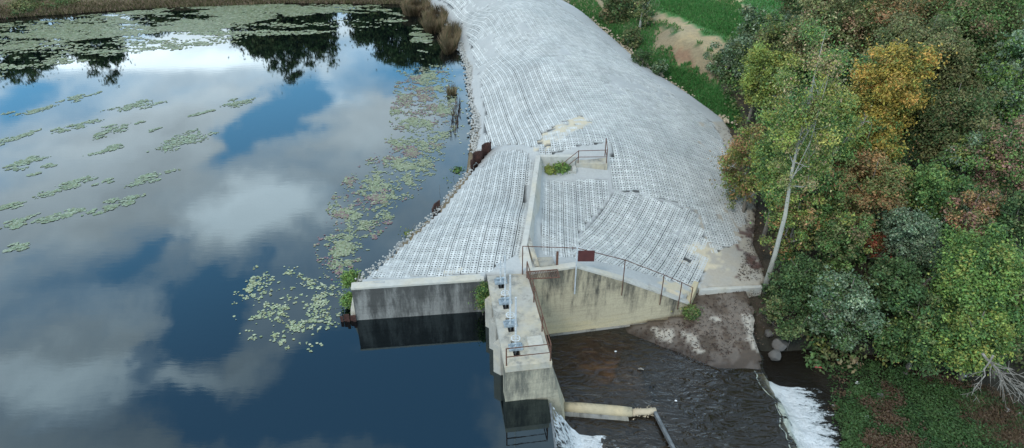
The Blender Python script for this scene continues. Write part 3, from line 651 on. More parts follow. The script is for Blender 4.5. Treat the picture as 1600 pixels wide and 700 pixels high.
for k in range(1, 18):
    t_ = k/18; mb = MB(); mb.tube([(.85+1.6*t_, 28.5+.12*t_, 2.5), (.76+1.6*t_, 29.1+.2*t_, 2.5)], .016, 5); pbuild(mb, 'bar', M['rust'], gr_)

# rusty sheet piles on the upstream edge
def sheet(path, label, zb):
    mb = MB(); v = []
    n_ = len(path)
    for i in range(n_-1):
        (x0, y0, z0), (x1, y1, z1) = path[i], path[i+1]; dx, dy = x1-x0, y1-y0; L_ = math.hypot(dx, dy); nx_, ny_ = -dy/L_*.05, dx/L_*.05
        mb.hexa([(x0, y0, zb), (x1, y1, zb), (x1+nx_, y1+ny_, zb), (x0+nx_, y0+ny_, zb)], [(x0, y0, z0), (x1, y1, z0), (x1+nx_, y1+ny_, z0), (x0+nx_, y0+ny_, z0)])
    return mb.build('sheet_piling', M['rust_sheet'], label=label, cat='sheet piling', group='rusty sheet piling')
q0, q1 = terr(737, 266), terr(772, 232)
path = []
for k in range(11):
    t_ = k/10; p = q0+(q1-q0)*t_; n_ = (q1-q0)[:2]; n_ = np.array([-n_[1], n_[0]])/np.linalg.norm(n_)
    o_ = .1*(1 if (k//2) % 2 else -1); path.append((p[0]+n_[0]*(o_+.15), p[1]+n_[1]*(o_+.15), p[2]+.75+.12*((k//2) % 2)))
sheet(path, 'long stepped rusty sheet piling on the bank edge below the crest', -1)
q0, q1 = terr(676, 334), terr(688, 322)
sheet([(q0[0], q0[1], q0[2]+.35), ((q0[0]+q1[0])/2-.12, (q0[1]+q1[1])/2, q0[2]+.4), (q1[0], q1[1], q0[2]+.45)], 'short rusty sheet piling stub lower on the bank edge', -1)

# ------------------------------------------------------------------ spillway apron, weir, falls
gx2 = np.arange(1.3, 15.2, .2); gy2 = np.concatenate([np.arange(-40, 14, 3), np.arange(14, 33.5, .2)])
X, Y = np.meshgrid(gx2, gy2, indexing='ij')
edge_x = 13.15+.35*(fbm(Y*1.3, Y*0+3, 131, 4)-.5)*2*.6+np.clip((Y-26.4)*.16, 0, 1.4)
rise = np.clip((Y-27.4-np.clip((9.0-X)*.62, -1.2, 4))/4.5, 0, 1)
Zp = -2.07+.58*rise**.8+.05*(fbm(X*.6, Y*.6, 141)-.5)
Zp = np.where((X < 6.3) & (Y > 24), Zp-.10*np.clip((Y-24), 0, 1), Zp)
px, py = proj(X, Y, Zp); nn = fbm(X*.7, Y*.7, 151, 4)
Ca = np.zeros(X.shape+(3,)); Ca[:] = (.085, .074, .062)
midr = inpoly(px+(nn-.5)*50, py+(nn-.5)*30, [(868, 606), (945, 590), (1000, 560), (1020, 640), (880, 632)]); Ca[midr] = (.15, .125, .11)
silt = inpoly(px+(nn-.5)*60, py+(nn-.5)*40, [(862, 520), (985, 512), (1000, 545), (960, 570), (945, 590), (900, 606), (868, 606)]); Ca[silt] = (.13, .055, .020)
silt2 = inpoly(px+(nn-.5)*40, py+(nn-.5)*30, [(905, 575), (930, 560), (975, 565), (955, 590), (915, 600)]); Ca[silt2] = (.30, .17, .085)
dry = rise > .03; dk = np.clip((rise-.03)/.45, 0, 1)[..., None]; Ca = np.where(dry[..., None], (1-dk)*np.array((.06, .048, .04))+dk*np.array((.15, .122, .098)), Ca)
Ca = np.where((dry & (fbm(X*1.1, Y*1.1, 157, 4) > .52))[..., None], Ca*np.array((.62, .56, .5)), Ca)
for q in ([(1018, 513), (1048, 512), (1052, 535), (1028, 530)], [(1066, 520), (1085, 522), (1102, 552), (1092, 556)], [(1158, 492), (1188, 490), (1196, 545), (1182, 552), (1165, 520)], [(1112, 496), (1130, 498), (1132, 508), (1115, 506)]):
    Ca[inpoly(px+(nn-.5)*34, py+(nn-.5)*30, q)] = (.36, .33, .28)
Ca[inpoly(px+(nn-.5)*10, py, [(1000, 576), (1012, 574), (1032, 628), (1018, 632)])] = (.012, .011, .01)
ok = (X < edge_x) & ~((Y > 29.0+.18*(X-1)) & (X < 10.0)) & ~((X < 1.9) & (Y > 22) & (Y < 28.9) & (X < .0))
cells = ok[:-1, :-1] & ok[1:, 1:] & ok[1:, :-1] & ok[:-1, 1:]
use = np.zeros(X.shape, bool)
for a, b in ((0, 0), (1, 0), (1, 1), (0, 1)): use[a:X.shape[0]-1+a, b:X.shape[1]-1+b] |= cells
ids = -np.ones(X.shape, int); ids[use] = np.arange(use.sum()); I, J = np.nonzero(cells)
F = np.stack([ids[I, J], ids[I+1, J], ids[I+1, J+1], ids[I, J+1]], 1); V = np.stack([X[use], Y[use], Zp[use]], 1); Cc = Ca[use]
edges = {}
for f in F:
    for k in range(4):
        a, b = int(f[k]), int(f[(k+1) % 4]); key = (min(a, b), max(a, b)); edges[key] = None if key in edges else (a, b)
bd = [e for e in edges.values() if e]; bv = sorted({i for e in bd for i in e}); mp = {b: len(V)+i for i, b in enumerate(bv)}
low = V[bv].copy(); low[:, 2] = -4.6
F = np.concatenate([F, np.array([(mp[a], mp[b], b, a) for a, b in bd])])
link('spillway_apron', fast_mesh('spillway_apron', np.concatenate([V, low]), F, [M['apron']], np.concatenate([Cc, Cc[bv]])), label='wet brown concrete spillway apron below the gates', kind='structure')
# pale sill where the mats end at the apron
mb = MB(); mb.hexa([(11.0, 32.15, -2.6), (14.95, 32.75, -2.6), (14.95, 32.98, -2.6), (11.0, 32.4, -2.6)], [(11.0, 32.15, -1.08), (14.95, 32.75, -1.33), (14.95, 32.98, -1.33), (11.0, 32.4, -1.08)])
mb.build('concrete_sill', M['cap'], label='pale concrete sill along the foot of the block mats above the apron', cat='sill', bevel=.03)
# thin sheet of moving water
ys = np.concatenate([np.arange(-40, 14, 4), np.arange(14, 30.2, .2)])
mb = MB(); n = len(ys)
ex = 13.18+.35*(fbm(ys*1.3, ys*0+3, 131, 4)-.5)*1.2+np.clip((ys-26.4)*.16, 0, 1.4)
pts_ = [(1.8, y, -1.985) for y in ys]+[(float(e_), y, -1.985) for e_, y in zip(ex, ys)]
mb.poly(pts_, [(i, n+i, n+i+1, i+1) for i in range(n-1)])
mb.build('apron_water', M['film'], label='thin rippled sheet of dark water running over the apron', kind='structure')
mb = MB(); mb.poly([(12.6, -40, -3.3), (60, -40, -3.3), (60, 29.5, -3.3), (14.2, 30.5, -3.3), (13.0, 28, -3.3)], [(0, 1, 2, 3, 4)])
mb.build('stream_water', M['stream'], label='black stream water below the apron and round the green bank', kind='structure')
# weir crest towards the camera
we = empty('weir', (2.2, 15, -2.2), 'low weir crest running from the pier end with water spilling over', 'weir')
mb = MB(); mb.hexa([(1.70, 22.35, -2.5), (1.9, 22.35, -2.5), (2.0, 19.8, -2.5), (1.82, 19.8, -2.5)], [(1.70, 22.35, .03), (1.80, 22.35, .03), (1.90, 19.8, .03), (1.82, 19.8, .03)])
mb.hexa([(1.82, 19.8, -2.5), (2.0, 19.8, -2.5), (2.0, -60, -2.5), (1.82, -60, -2.5)][::-1], [(1.82, 19.8, .03), (1.90, 19.8, .03), (1.90, -60, .03), (1.82, -60, .03)][::-1]); pbuild(mb, 'crest', M['timber'], we)
def falls(name, label, y0, y1, prof, col, res=.12, wild=.12, xoff=None):
    ys = np.arange(y0, y1, res); us = np.linspace(0, 1, 40); U, Yv = np.meshgrid(us, ys, indexing='ij')
    pxs, pzs, pf = (np.array([p[i] for p in prof]) for i in range(3)); pu = np.linspace(0, 1, len(prof))
    Xv = np.interp(U, pu, pxs); Zv = np.interp(U, pu, pzs); Fo = np.interp(U, pu, pf)
    if xoff is not None: Xv = Xv+xoff(Yv)*(1-U*.5)
    nn = fbm(Xv*1.6, Yv*1.6, 171, 5)-.5; Zv = Zv+wild*nn*2*np.clip(U*4, 0, 1); Fo = Fo+.25*nn
    n0, n1 = Xv.shape; ii = np.arange(n0*n1).reshape(n0, n1)
    F = np.stack([ii[:-1, :-1], ii[1:, :-1], ii[1:, 1:], ii[:-1, 1:]], -1).reshape(-1, 4)
    cg = np.interp(U, pu, col); Cf = np.stack([np.clip(Fo, -1, 1), np.clip(cg, 0, 1), 0*Fo], -1).reshape(-1, 3)
    return link(name, fast_mesh(name, np.stack([Xv, Yv, Zv], -1).reshape(-1, 3), F, [M['foam']], Cf, True), label=label, kind='structure')
falls('weir_cascade', 'white water sliding down from the weir beside the pier end', -10, 22.25, [(1.86, .01, .5), (2.3, -.6, .66), (2.75, -1.4, .78), (3.2, -1.92, .95), (3.8, -1.95, .85), (4.4, -1.965, .5), (5.2, -1.975, -.2)], [0]*7)
falls('apron_cascade', 'white cascade tumbling off the apron edge into the stream', -5, 26.5, [(12.95, -1.97, .55), (13.35, -2.08, .8), (13.8, -2.75, .95), (14.5, -3.12, .95), (15.2, -3.2, .72), (16.0, -3.25, .42), (17.0, -3.285, -.25)], [1., .8, .25, 0, 0, 0, 0], xoff=lambda y: .7*(fbm(y*1.1, y*0+9, 181, 3)-.5)-np.clip((y-24)*.12, 0, .3), wild=.16)
# half-round curb, gravel tail and timber beam
cb = empty('curb', (4.3, 23.5, -2.1), 'rounded pale concrete curb lying across the apron', 'curb')
mb = MB(); mb.tube([(2.45, 23.72, -1.72), (3.4, 23.62, -1.68), (5.2, 23.42, -1.68), (5.8, 23.37, -1.69)], [.25, .26, .26, .23], 14); pbuild(mb, 'body', M['curb'], cb, smooth=True)
mb = MB(); mb.tube([(5.75, 23.38, -1.75), (6.2, 23.42, -1.73), (6.6, 23.47, -1.77), (7.0, 23.55, -1.76)], [.19, .16, .17, .14], 12); pbuild(mb, 'rough_end', M['tan_rock'], cb, smooth=True)
mb = MB(); mb.hexa([(2.3, 23.35, -2.3), (5.7, 23.0, -2.3), (5.7, 23.7, -2.3), (2.3, 24.05, -2.3)], [(2.3, 23.45, -1.75), (5.6, 23.12, -1.75), (5.6, 23.6, -1.75), (2.3, 23.95, -1.75)]); pbuild(mb, 'foot', M['wall_dark'], cb)
def rock_mesh(name, r, seed, m, sub=2, flat=.75):
    import bmesh
    bm = bmesh.new(); bmesh.ops.create_icosphere(bm, subdivisions=sub, radius=1); rg = random.Random(seed); pl_ = [(Vector((rg.gauss(0, 1), rg.gauss(0, 1), rg.gauss(0, 1))).normalized(), rg.uniform(.55, .9)) for _ in range(9)]
    for v in bm.verts:
        for n_, d_ in pl_:
            k = v.co.dot(n_)
            if k > d_: v.co -= n_*(k-d_)
        v.co = Vector((v.co.x*r*rg.uniform(.96, 1.04), v.co.y*r*.85, v.co.z*r*flat))
    me = bpy.data.meshes.new(name); bm.to_mesh(me); bm.free(); me.materials.append(m); return me
def scatter_rocks(name, pos, sizes, m, label, seed, parent=None, kind='stuff'):
    rg = np.random.default_rng(seed); ms = [rock_mesh('r', 1, seed+k, m, 1) for k in range(4)]
    vs = [np.array([v.co[:] for v in me.vertices]) for me in ms]; fs = [np.array([p.vertices[:] for p in me.polygons]) for me in ms]
    VV, FF, b = [], [], 0
    for p, s_ in zip(pos, sizes):
        k = rg.integers(4); a = rg.random()*6.28; c_, d_ = math.cos(a), math.sin(a); v = vs[k]*s_*rg.uniform(.7, 1.3, 3); v = np.stack([v[:, 0]*c_-v[:, 1]*d_, v[:, 0]*d_+v[:, 1]*c_, v[:, 2]], 1)+p
        VV.append(v); FF.append(fs[k]+b); b += len(v)
    return link(name, fast_mesh(name, np.concatenate(VV), np.concatenate(FF), [m]), parent, label=label, kind=kind)
rg = np.random.default_rng(5); t_ = rg.random(260)
scatter_rocks('gravel', np.stack([5.55+1.45*t_+rg.normal(0, .05, 260), 23.4+.12*t_+rg.normal(0, .1, 260), -1.95+rg.random(260)*.25], 1), rg.uniform(.02, .06, 260), M['tan_rock'], 'tan gravel trailing off the end of the curb', 5)
mb = MB(); mb.hexa([(6.84, 23.5, -1.9), (6.99, 23.54, -1.9), (7.72, 20.3, -1.9), (7.57, 20.26, -1.9)][::-1], [(6.84, 23.5, -1.68), (6.99, 23.54, -1.68), (7.72, 20.3, -1.7), (7.57, 20.26, -1.7)][::-1])
mb.build('timber_beam', M['timber'], label='grey wet timber beam lying on the apron beyond the curb', cat='beam', bevel=.02)
def ground_pt(px_, py_, z): return un(px_, py_, z)
for (px_, py_, r_, lab) in [(1199, 524, .34, 'rounded grey boulder at the corner of the apron, topmost of the group'), (1219, 541, .50, 'largest angular grey boulder beside the apron edge'), (1209, 557, .42, 'upright grey boulder nearest the white cascade'), (1228, 527, .22, 'small grey boulder by the dark stream pool')]:
    p = un(px_, py_, -2.9); o = link('boulder', rock_mesh('boulder', r_, px_, M['rock'], 3), None, lab, 'boulder', 'boulders beside the apron', None, (p[0], p[1], -2.78)); o.rotation_euler[2] = px_
p = un(1001, 577, -1.95); mb = MB(); mb.tube([p+(-.14, .02, .0), p+(0, .03, .03), p+(.16, -.03, .0)], [.03, .06, .03], 7); mb.build('driftwood', M['deadwood'], label='short bleached stick lying on the apron', cat='stick')
for (px_, py_, lab) in [(962, 549, 'tiny white scrap of rubbish in the brown pool'), (1056, 626, 'small white scrap of rubbish on the rippled apron water')]:
    p = un(px_, py_, -1.95); o = link('rubbish', rock_mesh('rubbish', .07, px_, M['white_rubbish'], 2, .5), None, lab, 'rubbish', 'white rubbish', None, p)

# ------------------------------------------------------------------ foliage
def leaf_cloud(rng, cen, rad, cnt, size, cols, up=.5, aspect=1.5, shell=.45, droop=0., alt=None, loose=0.):
    """cen (K,3), rad (K,) or (K,3), cnt leaves per clump; returns V,F,C with one quad per leaf"""
    K = len(cen); idx = np.repeat(np.arange(K), cnt); n = len(idx)
    d = rng.normal(size=(n, 3)); d /= np.linalg.norm(d, axis=1)[:, None]
    r = rng.random(n)**shell; rad = np.asarray(rad, float); rad = rad[:, None] if rad.ndim == 1 else rad
    p = cen[idx]+d*r[:, None]*rad[idx]
    lo_ = rng.random(n) < loose; p[lo_] += rng.normal(size=(lo_.sum(), 3))*rad[idx][lo_]*.75
    if droop: p[:, 2] -= droop*r*np.abs(rng.normal(size=n))
    nn = d*.7+np.array([0, 0, up])+rng.normal(size=(n, 3))*.55; nn /= np.linalg.norm(nn, axis=1)[:, None]
    a = np.cross(nn, rng.normal(size=(n, 3))); a /= np.linalg.norm(a, axis=1)[:, None]; b = np.cross(nn, a)
    s = (size*rng.uniform(.6, 1.35, n))[:, None]
    V = np.stack([p-a*s*aspect*.5, p+b*s*.42+nn*s*.08, p+a*s*aspect*.5, p-b*s*.42+nn*s*.08], 1).reshape(-1, 3)
    F = np.arange(n*4).reshape(-1, 4)
    cc = cols[idx]
    if alt is not None:
        kk = rng.random(n) < .4; cc = cc.copy(); cc[kk] = alt[rng.integers(len(alt), size=kk.sum())]
    cc = cc*(rng.uniform(.72, 1.28, n)[:, None])*(1+rng.normal(0, .06, (n, 3)))
    return V, F, np.repeat(np.clip(cc, .004, .9), 4, 0)
def pal(rng, palette, K, gain=1.95):
    w_ = np.array([p[3] for p in palette], float); w_ /= w_.sum(); k = rng.choice(len(palette), K, p=w_)
    return np.array([p[:3] for p in palette])[k]*rng.uniform(.72, 1.28, (K, 1))*gain
G_DARK = [(.032, .058, .022, 4), (.048, .080, .028, 3), (.085, .105, .042, 2)]
G_MID = [(.055, .105, .030, 4), (.085, .135, .040, 3), (.035, .07, .025, 2), (.14, .15, .04, 1)]
G_LIGHT = [(.085, .145, .035, 4), (.125, .175, .045, 3), (.05, .09, .03, 2)]
G_GREY = [(.105, .140, .085, 4), (.14, .175, .11, 2), (.05, .08, .045, 2)]
YGREEN = [(.15, .175, .04, 4), (.11, .145, .038, 3), (.20, .19, .05, 1), (.07, .10, .03, 2)]
GOLD = [(.22, .165, .035, 5), (.17, .14, .035, 3), (.10, .115, .03, 3), (.25, .15, .04, 1)]
ORNG = [(.19, .115, .05, 4), (.14, .10, .045, 3), (.085, .10, .035, 4), (.23, .13, .065, 1)]
PINK = [(.19, .105, .08, 4), (.15, .105, .065, 3), (.075, .09, .04, 4)]
TANP = [(.21, .17, .09, 3), (.15, .16, .06, 4), (.20, .13, .08, 1)]
OLIVE = [(.082, .092, .036, 4), (.105, .102, .044, 3), (.055, .075, .03, 3), (.125, .092, .05, 1)]
REDP = [(.17, .035, .025, 3), (.16, .07, .03, 3), (.09, .08, .03, 3)]
BROWN = [(.20, .135, .075, 4), (.15, .105, .06, 3), (.26, .18, .10, 2)]
def crown_geo(rng, rx, ry, rz, leaf, dens, palette, shell=.5, gap=.25, up=.5, droop=0.):
    """crown in local space, centre at origin"""
    rm = (rx*ry*rz)**(1/3); K = max(10, int(120*dens)); cr = np.clip(rm*.19, .2, .8)
    d = rng.normal(size=(K*2, 3)); d /= np.linalg.norm(d, axis=1)[:, None]
    lobes = rng.normal(size=(6, 3)); lobes /= np.linalg.norm(lobes, axis=1)[:, None]
    bump = 1+.55*np.max(np.maximum(d@lobes.T, 0)**5, axis=1)-.32
    r = (.30+.70*rng.random(K*2)**.6)*bump; cen = d*r[:, None]*np.array([rx, ry, rz])
    cen = cen[cen[:, 2] > -rz*.85][:K]
    keep = rng.random(len(cen)) > gap*rng.random(len(cen)); cen = cen[keep]; K = len(cen)
    rad = cr*rng.uniform(.45, 1.45, K)
    per = (rad**2*4*math.pi*.85/(leaf**2*.63)*.55*dens**.2).astype(int); per = np.clip(per, 14, 800)
    V, F, C_ = leaf_cloud(rng, cen, np.stack([rad, rad, rad*.85], 1), per, leaf, pal(rng, palette, K), up, 1.5, shell, droop, pal(rng, palette, 40), .16)
    return V, F, C_, cen
NLEAF = 0
def tree(name, label, cat, c, rad, palette, leaf=.2, dens=1., base=None, trunk_r=.16, bark='bark', seed=0, group=None, gap=.25, limbs=7, lean=0., shell=.5, droop=0., trunk_only=False, thick_top=.35, limb_r=.75, s_lo=.35):
    global NLEAF
    rng = np.random.default_rng(seed+1000); rx, ry, rz = rad; leaf *= .70
    if base is None: base = (c[0]+rng.normal(0, .3), c[1]+rng.normal(0, .3))
    g = gh(base[0], base[1])-.1; root = empty(name, (base[0], base[1], g), label, cat, group)
    off = np.array([base[0], base[1], g])
    V, F, C_, cen = crown_geo(rng, rx, ry, rz, leaf, dens, palette, shell, gap, .5, droop); NLEAF += len(F)
    cl_ = np.array(c)-off
    mb = MB(); top = cl_+np.array([0, 0, rz*.75]); pts_ = [np.zeros(3)]
    for k in range(1, 7):
        t_ = k/6; pts_.append(top*t_*np.array([1, 1, 1])+np.array([rng.normal(0, .06), rng.normal(0, .06), 0])*np.linalg.norm(top)*.12*math.sin(math.pi*t_))
    rr = [trunk_r*(1.25 if k == 0 else 1-(1-thick_top*.3)*k/6) for k in range(7)]; mb.tube(pts_, rr, 8)
    arr = np.array(pts_)
    for k in range(min(limbs, len(cen))):
        tip = cl_+cen[rng.integers(len(cen))]; s_ = rng.uniform(s_lo, min(.92, s_lo+.45)); i = s_*6; a_ = arr[int(i)]+(arr[min(int(i)+1, 6)]-arr[int(i)])*(i-int(i))
        md = (a_+tip)/2+np.array([rng.normal(0, .15), rng.normal(0, .15), -.1*np.linalg.norm(tip-a_)]); r0 = trunk_r*(1-s_)*limb_r+.015
        mb.tube([a_, md, tip], [r0, r0*.6, .012], 6, False)
        for _ in range(2):
            t2 = md+(tip-md)*rng.uniform(.2, .8)+rng.normal(0, .45, 3); mb.tube([md+(tip-md)*.1, t2], [r0*.4, .008], 5, False)
    mb.build('trunk', M[bark], root, True)
    if not trunk_only: link('crown', fast_mesh('crown', V+cl_, F, [M['leaf']], C_), root)
    return root
def px_tree(name, label, cat, px_, py_, Yd, prx, prz, palette, ryf=1., **kw):
    c = at(px_, py_, Yd); s_ = depth(c)/FPX
    return tree(name, label, cat, c, (prx*s_, prx*s_*ryf, prz*s_*1.2), palette, **kw)
WOOD = 'trees of the wood on the right'
trees = [
 # px,py,Y, rx,rz, palette, label, opts
 (1258, 180, 34.0, 66, 150, TANP+YGREEN+G_MID, 'tall pale-barked tree with loose yellow-green leaves beside the mats', dict(base=(15.2, 33.0), leaf=.13, dens=1.1, trunk_r=.17, bark='pale_bark', gap=.9, limbs=26, thick_top=.1, shell=.8, limb_r=.28, s_lo=.45)),
 (1192, 122, 55, 46, 50, YGREEN, 'round yellow-green tree at the left edge of the wood by the grassy strip', dict(leaf=.2, dens=1.1)),
 (1165, 265, 41, 45, 70, ORNG+YGREEN, 'orange and yellow sapling tree leaning over the toe of the mats', dict(leaf=.15, dens=1., gap=.6)),
 (1225, 250, 38, 48, 80, YGREEN+G_MID, 'bright green and yellow tree just behind the pale-barked tree', dict(leaf=.16, dens=1.3)),
 (1385, 150, 44, 62, 66, GOLD, 'golden yellow tree standing out in the middle of the wood', dict(leaf=.17, dens=1.5)),
 (1350, 235, 41, 64, 50, GOLD+G_MID, 'yellow and green tree directly below the golden one', dict(leaf=.17, dens=1.2)),
 (1295, 205, 40, 55, 60, G_MID+YGREEN, 'green tree between pale-barked tree and the golden tree', dict(leaf=.17, dens=1.2)),
 (1360, 290, 37, 75, 48, ORNG, 'rusty orange tree in the centre of the wood', dict(leaf=.16, dens=1.2, gap=.5)),
 (1275, 300, 36.5, 58, 55, G_MID+G_MID+ORNG, 'green tree with orange tips right of the pale trunk', dict(leaf=.16, dens=1.1)),
 (1440, 100, 47, 70, 85, OLIVE, 'big olive-brown tree behind and right of the golden tree', dict(leaf=.17, dens=1.8)),
 (1520, 60, 50, 75, 80, OLIVE+G_MID, 'big olive-green tree near the top right of the wood', dict(leaf=.18, dens=1.7)),
 (1480, 190, 43, 60, 70, G_DARK+OLIVE, 'dark green tree between olive tree and the pink one', dict(leaf=.17, dens=1.4)),
 (1580, 130, 45, 58, 78, G_LIGHT+G_GREY, 'pale green tree at the right edge, upper part of the wood', dict(leaf=.18, dens=1.4)),
 (1565, 245, 38, 62, 52, PINK+G_MID, 'pinkish red tree at the right edge of the wood', dict(leaf=.16, dens=1.2, gap=.4)),
 (1500, 265, 39, 45, 48, G_MID+G_GREY, 'mid green tree left of the pinkish tree', dict(leaf=.16, dens=1.1)),
 (1445, 300, 36, 48, 48, G_MID, 'plain green tree right of the rusty orange tree', dict(leaf=.16, dens=1.1)),
 (1520, 330, 34.5, 60, 34, PINK+ORNG, 'low salmon-leaved tree above the hanging green mass', dict(leaf=.15, dens=1., gap=.5)),
 (1370, 385, 34.5, 28, 22, REDP, 'small red-leaved sapling in the middle of the wood', dict(leaf=.13, dens=.6, trunk_r=.06)),
 (1430, 365, 33.5, 48, 42, G_GREY, 'grey-green drooping tree above the dark lower trees', dict(leaf=.14, dens=1.2)),
 (1240, 355, 34.5, 40, 50, YGREEN+ORNG+G_MID, 'yellowing small tree right behind the pale trunk', dict(leaf=.15, dens=1.0)),
 (1310, 375, 33.5, 48, 45, G_MID+OLIVE, 'olive and green small tree left of the red sapling', dict(leaf=.15, dens=1.1)),
 (1255, 440, 32, 52, 50, G_DARK, 'dark green tree just right of the pale trunk foot', dict(leaf=.15, dens=1.2)),
 (1320, 480, 29.5, 50, 62, G_GREY+G_DARK, 'dusty dark green tree overhanging the black stream', dict(leaf=.15, dens=1.3)),
 (1400, 450, 30.5, 50, 55, G_DARK, 'dark tree in shade behind the stream trees', dict(leaf=.15, dens=1.2)),
 (1435, 520, 28, 58, 52, G_MID+G_DARK, 'mid green tree hanging low over the green bank', dict(leaf=.15, dens=1.3)),
 (1540, 430, 29, 78, 62, G_LIGHT+G_MID, 'bright green mass of climbers hanging at the right edge', dict(leaf=.15, dens=1.9, droop=.5)),
 (1520, 525, 26.5, 55, 55, YGREEN+G_LIGHT+G_MID, 'yellow-green tree drooping over the lower right bank', dict(leaf=.14, dens=1.3, droop=.4)),
 (1590, 500, 27, 40, 60, G_MID+OLIVE, 'olive green tree at the right edge above bare branches', dict(leaf=.14, dens=1.1, droop=.3)),
 (1590, 350, 33, 40, 60, G_DARK, 'dark green tree at the right edge under the pink tree', dict(leaf=.16, dens=1.1)),
 (1190, 60, 66, 50, 42, G_DARK+G_GREY, 'dark cedar-like tree at the edge of the green field', dict(leaf=.24, dens=1.1)),
 (1140, 108, 64, 34, 34, G_GREY+G_DARK, 'greyish round bush-like tree at the foot of the dirt bank', dict(leaf=.2, dens=1.)),
 (1290, 45, 56, 60, 60, OLIVE+TANP, 'brownish tree behind the top of the pale-barked tree', dict(leaf=.22, dens=1.3)),
 (1365, 30, 58, 60, 55, OLIVE+G_MID, 'olive tree at the top behind the golden tree', dict(leaf=.22, dens=1.3)),
 (1440, -20, 62, 75, 60, OLIVE, 'tall brown-olive tree cut by the top edge of the picture', dict(leaf=.24, dens=1.3)),
 (1250, -15, 72, 50, 40, G_DARK+OLIVE, 'dark green tree at the top beside the field', dict(leaf=.26, dens=1.1)),
 (1590, -10, 68, 60, 45, G_DARK, 'dark evergreen in the top right corner', dict(leaf=.26, dens=1.3)),
 (1350, -30, 78, 70, 40, OLIVE+G_DARK, 'far dark tree along the top edge of the wood', dict(leaf=.3, dens=1.1)),
 (1520, -40, 74, 70, 45, G_DARK+OLIVE, 'far dark tree behind the top right trees', dict(leaf=.3, dens=1.1)),
 (1310, -5, 64, 60, 55, OLIVE+G_DARK, 'dull green tree at the top edge left of the tall brown-olive tree', dict(leaf=.24, dens=1.2)),
 (1400, 40, 54, 60, 55, OLIVE+ORNG, 'reddish olive tree above the golden tree', dict(leaf=.2, dens=1.3)),
 (1500, 10, 60, 70, 60, OLIVE+G_MID, 'olive tree along the top edge, right half of the wood', dict(leaf=.22, dens=1.3)),
 (1560, 40, 56, 55, 50, G_DARK+G_MID, 'dark green tree under the evergreen of the top right corner', dict(leaf=.22, dens=1.2)),
 (1230, 70, 60, 45, 45, G_MID+OLIVE, 'green tree behind the yellow-green round one', dict(leaf=.2, dens=1.2)),
 (968, 22, 84, 38, 34, G_DARK+OLIVE, 'dark bushy tree beside the far downstream edge of the dam', dict(leaf=.26, dens=1.2)),
 (1005, 15, 80, 16, 36, G_DARK+TANP, 'slim pale-trunked tree in front of the green field', dict(leaf=.22, dens=.8, bark='pale_bark', trunk_r=.16)),
]
for i, (px_, py_, Yd, rx, rz, pl_, lab, kw) in enumerate(trees):
    kw = dict(kw); kw.setdefault('seed', i*7+3); px_tree('tree', lab, 'tree', px_, py_, Yd, rx, rz, pl_, group=WOOD, **kw)
shrubs = [
 (548, 434, 30.2, 13, 10, G_LIGHT, 'bright green tuft shrub at the left end of the grey wall', .12),
 (546, 470, 29.2, 9, 9, G_LIGHT, 'green shrub clinging below the left end of the grey wall', .11),
 (754, 460, 28.75, 6, 22, G_MID, 'narrow green climber hanging down the grey wall beside the pier', .09),
 (714, 274, 45, 11, 9, G_MID, 'dark green shrub on the waterside below the sheet piling', .14),
 (703, 292, 43.5, 9, 9, G_MID, 'green shrub just below the waterside one', .13),
 (690, 318, 41.5, 8, 7, G_MID, 'small green shrub by the short sheet piling stub', .12),
 (768, 236, 47.5, 6, 8, G_MID, 'small shrub growing at the top of the long sheet piling', .12),
 (638, 372, 36.5, 9, 5, YGREEN, 'low yellowish shrub on the upstream edge of the mats', .1),
 (878, 262, 41.0, 9, 6, G_LIGHT, 'bright green shrub left of the steps on the crest', .11),
 (859, 266, 41.0, 10, 3, YGREEN, 'thin yellow-green weeds against the crest retaining wall', .09),
 (1080, 488, 30.5, 14, 11, OLIVE+G_MID, 'scrubby weeds at the low end of the spillway wall', .1),
 (1212, 482, 30.5, 16, 22, G_DARK+OLIVE, 'dark shrub at the foot of the tall pale trunk above the boulders', .13),
 (1235, 515, 29.2, 20, 16, G_DARK, 'low dark shrub overhanging the black stream beside the boulders', .13),
 (985, 60, 76, 22, 18, G_DARK+OLIVE, 'dark shrub by the dam edge below the bushy tree', .22),
 (1000, 92, 68, 18, 14, G_DARK, 'dark green shrub under the slim pale-trunked tree', .2),
 (1030, 105, 66, 14, 10, G_DARK+G_GREY, 'grey-green shrub at the foot of the orange earth bank', .2),
 (940, 12, 92, 14, 10, OLIVE, 'small olive shrub at the far downstream edge of the dam', .22),
 (60, 12, 89, 80, 14, G_DARK+OLIVE, 'dark thicket on the far shore in the top left corner', .25),
]
for i, (px_, py_, Yd, rx, rz, pl_, lab, lf) in enumerate(shrubs):
    px_tree('shrub', lab, 'shrub', px_, py_, Yd, rx, rz, pl_, leaf=lf, dens=.7 if rx < 30 else 1.2, trunk_r=.03, limbs=4, seed=500+i, group='shrubs on the banks', base=None)
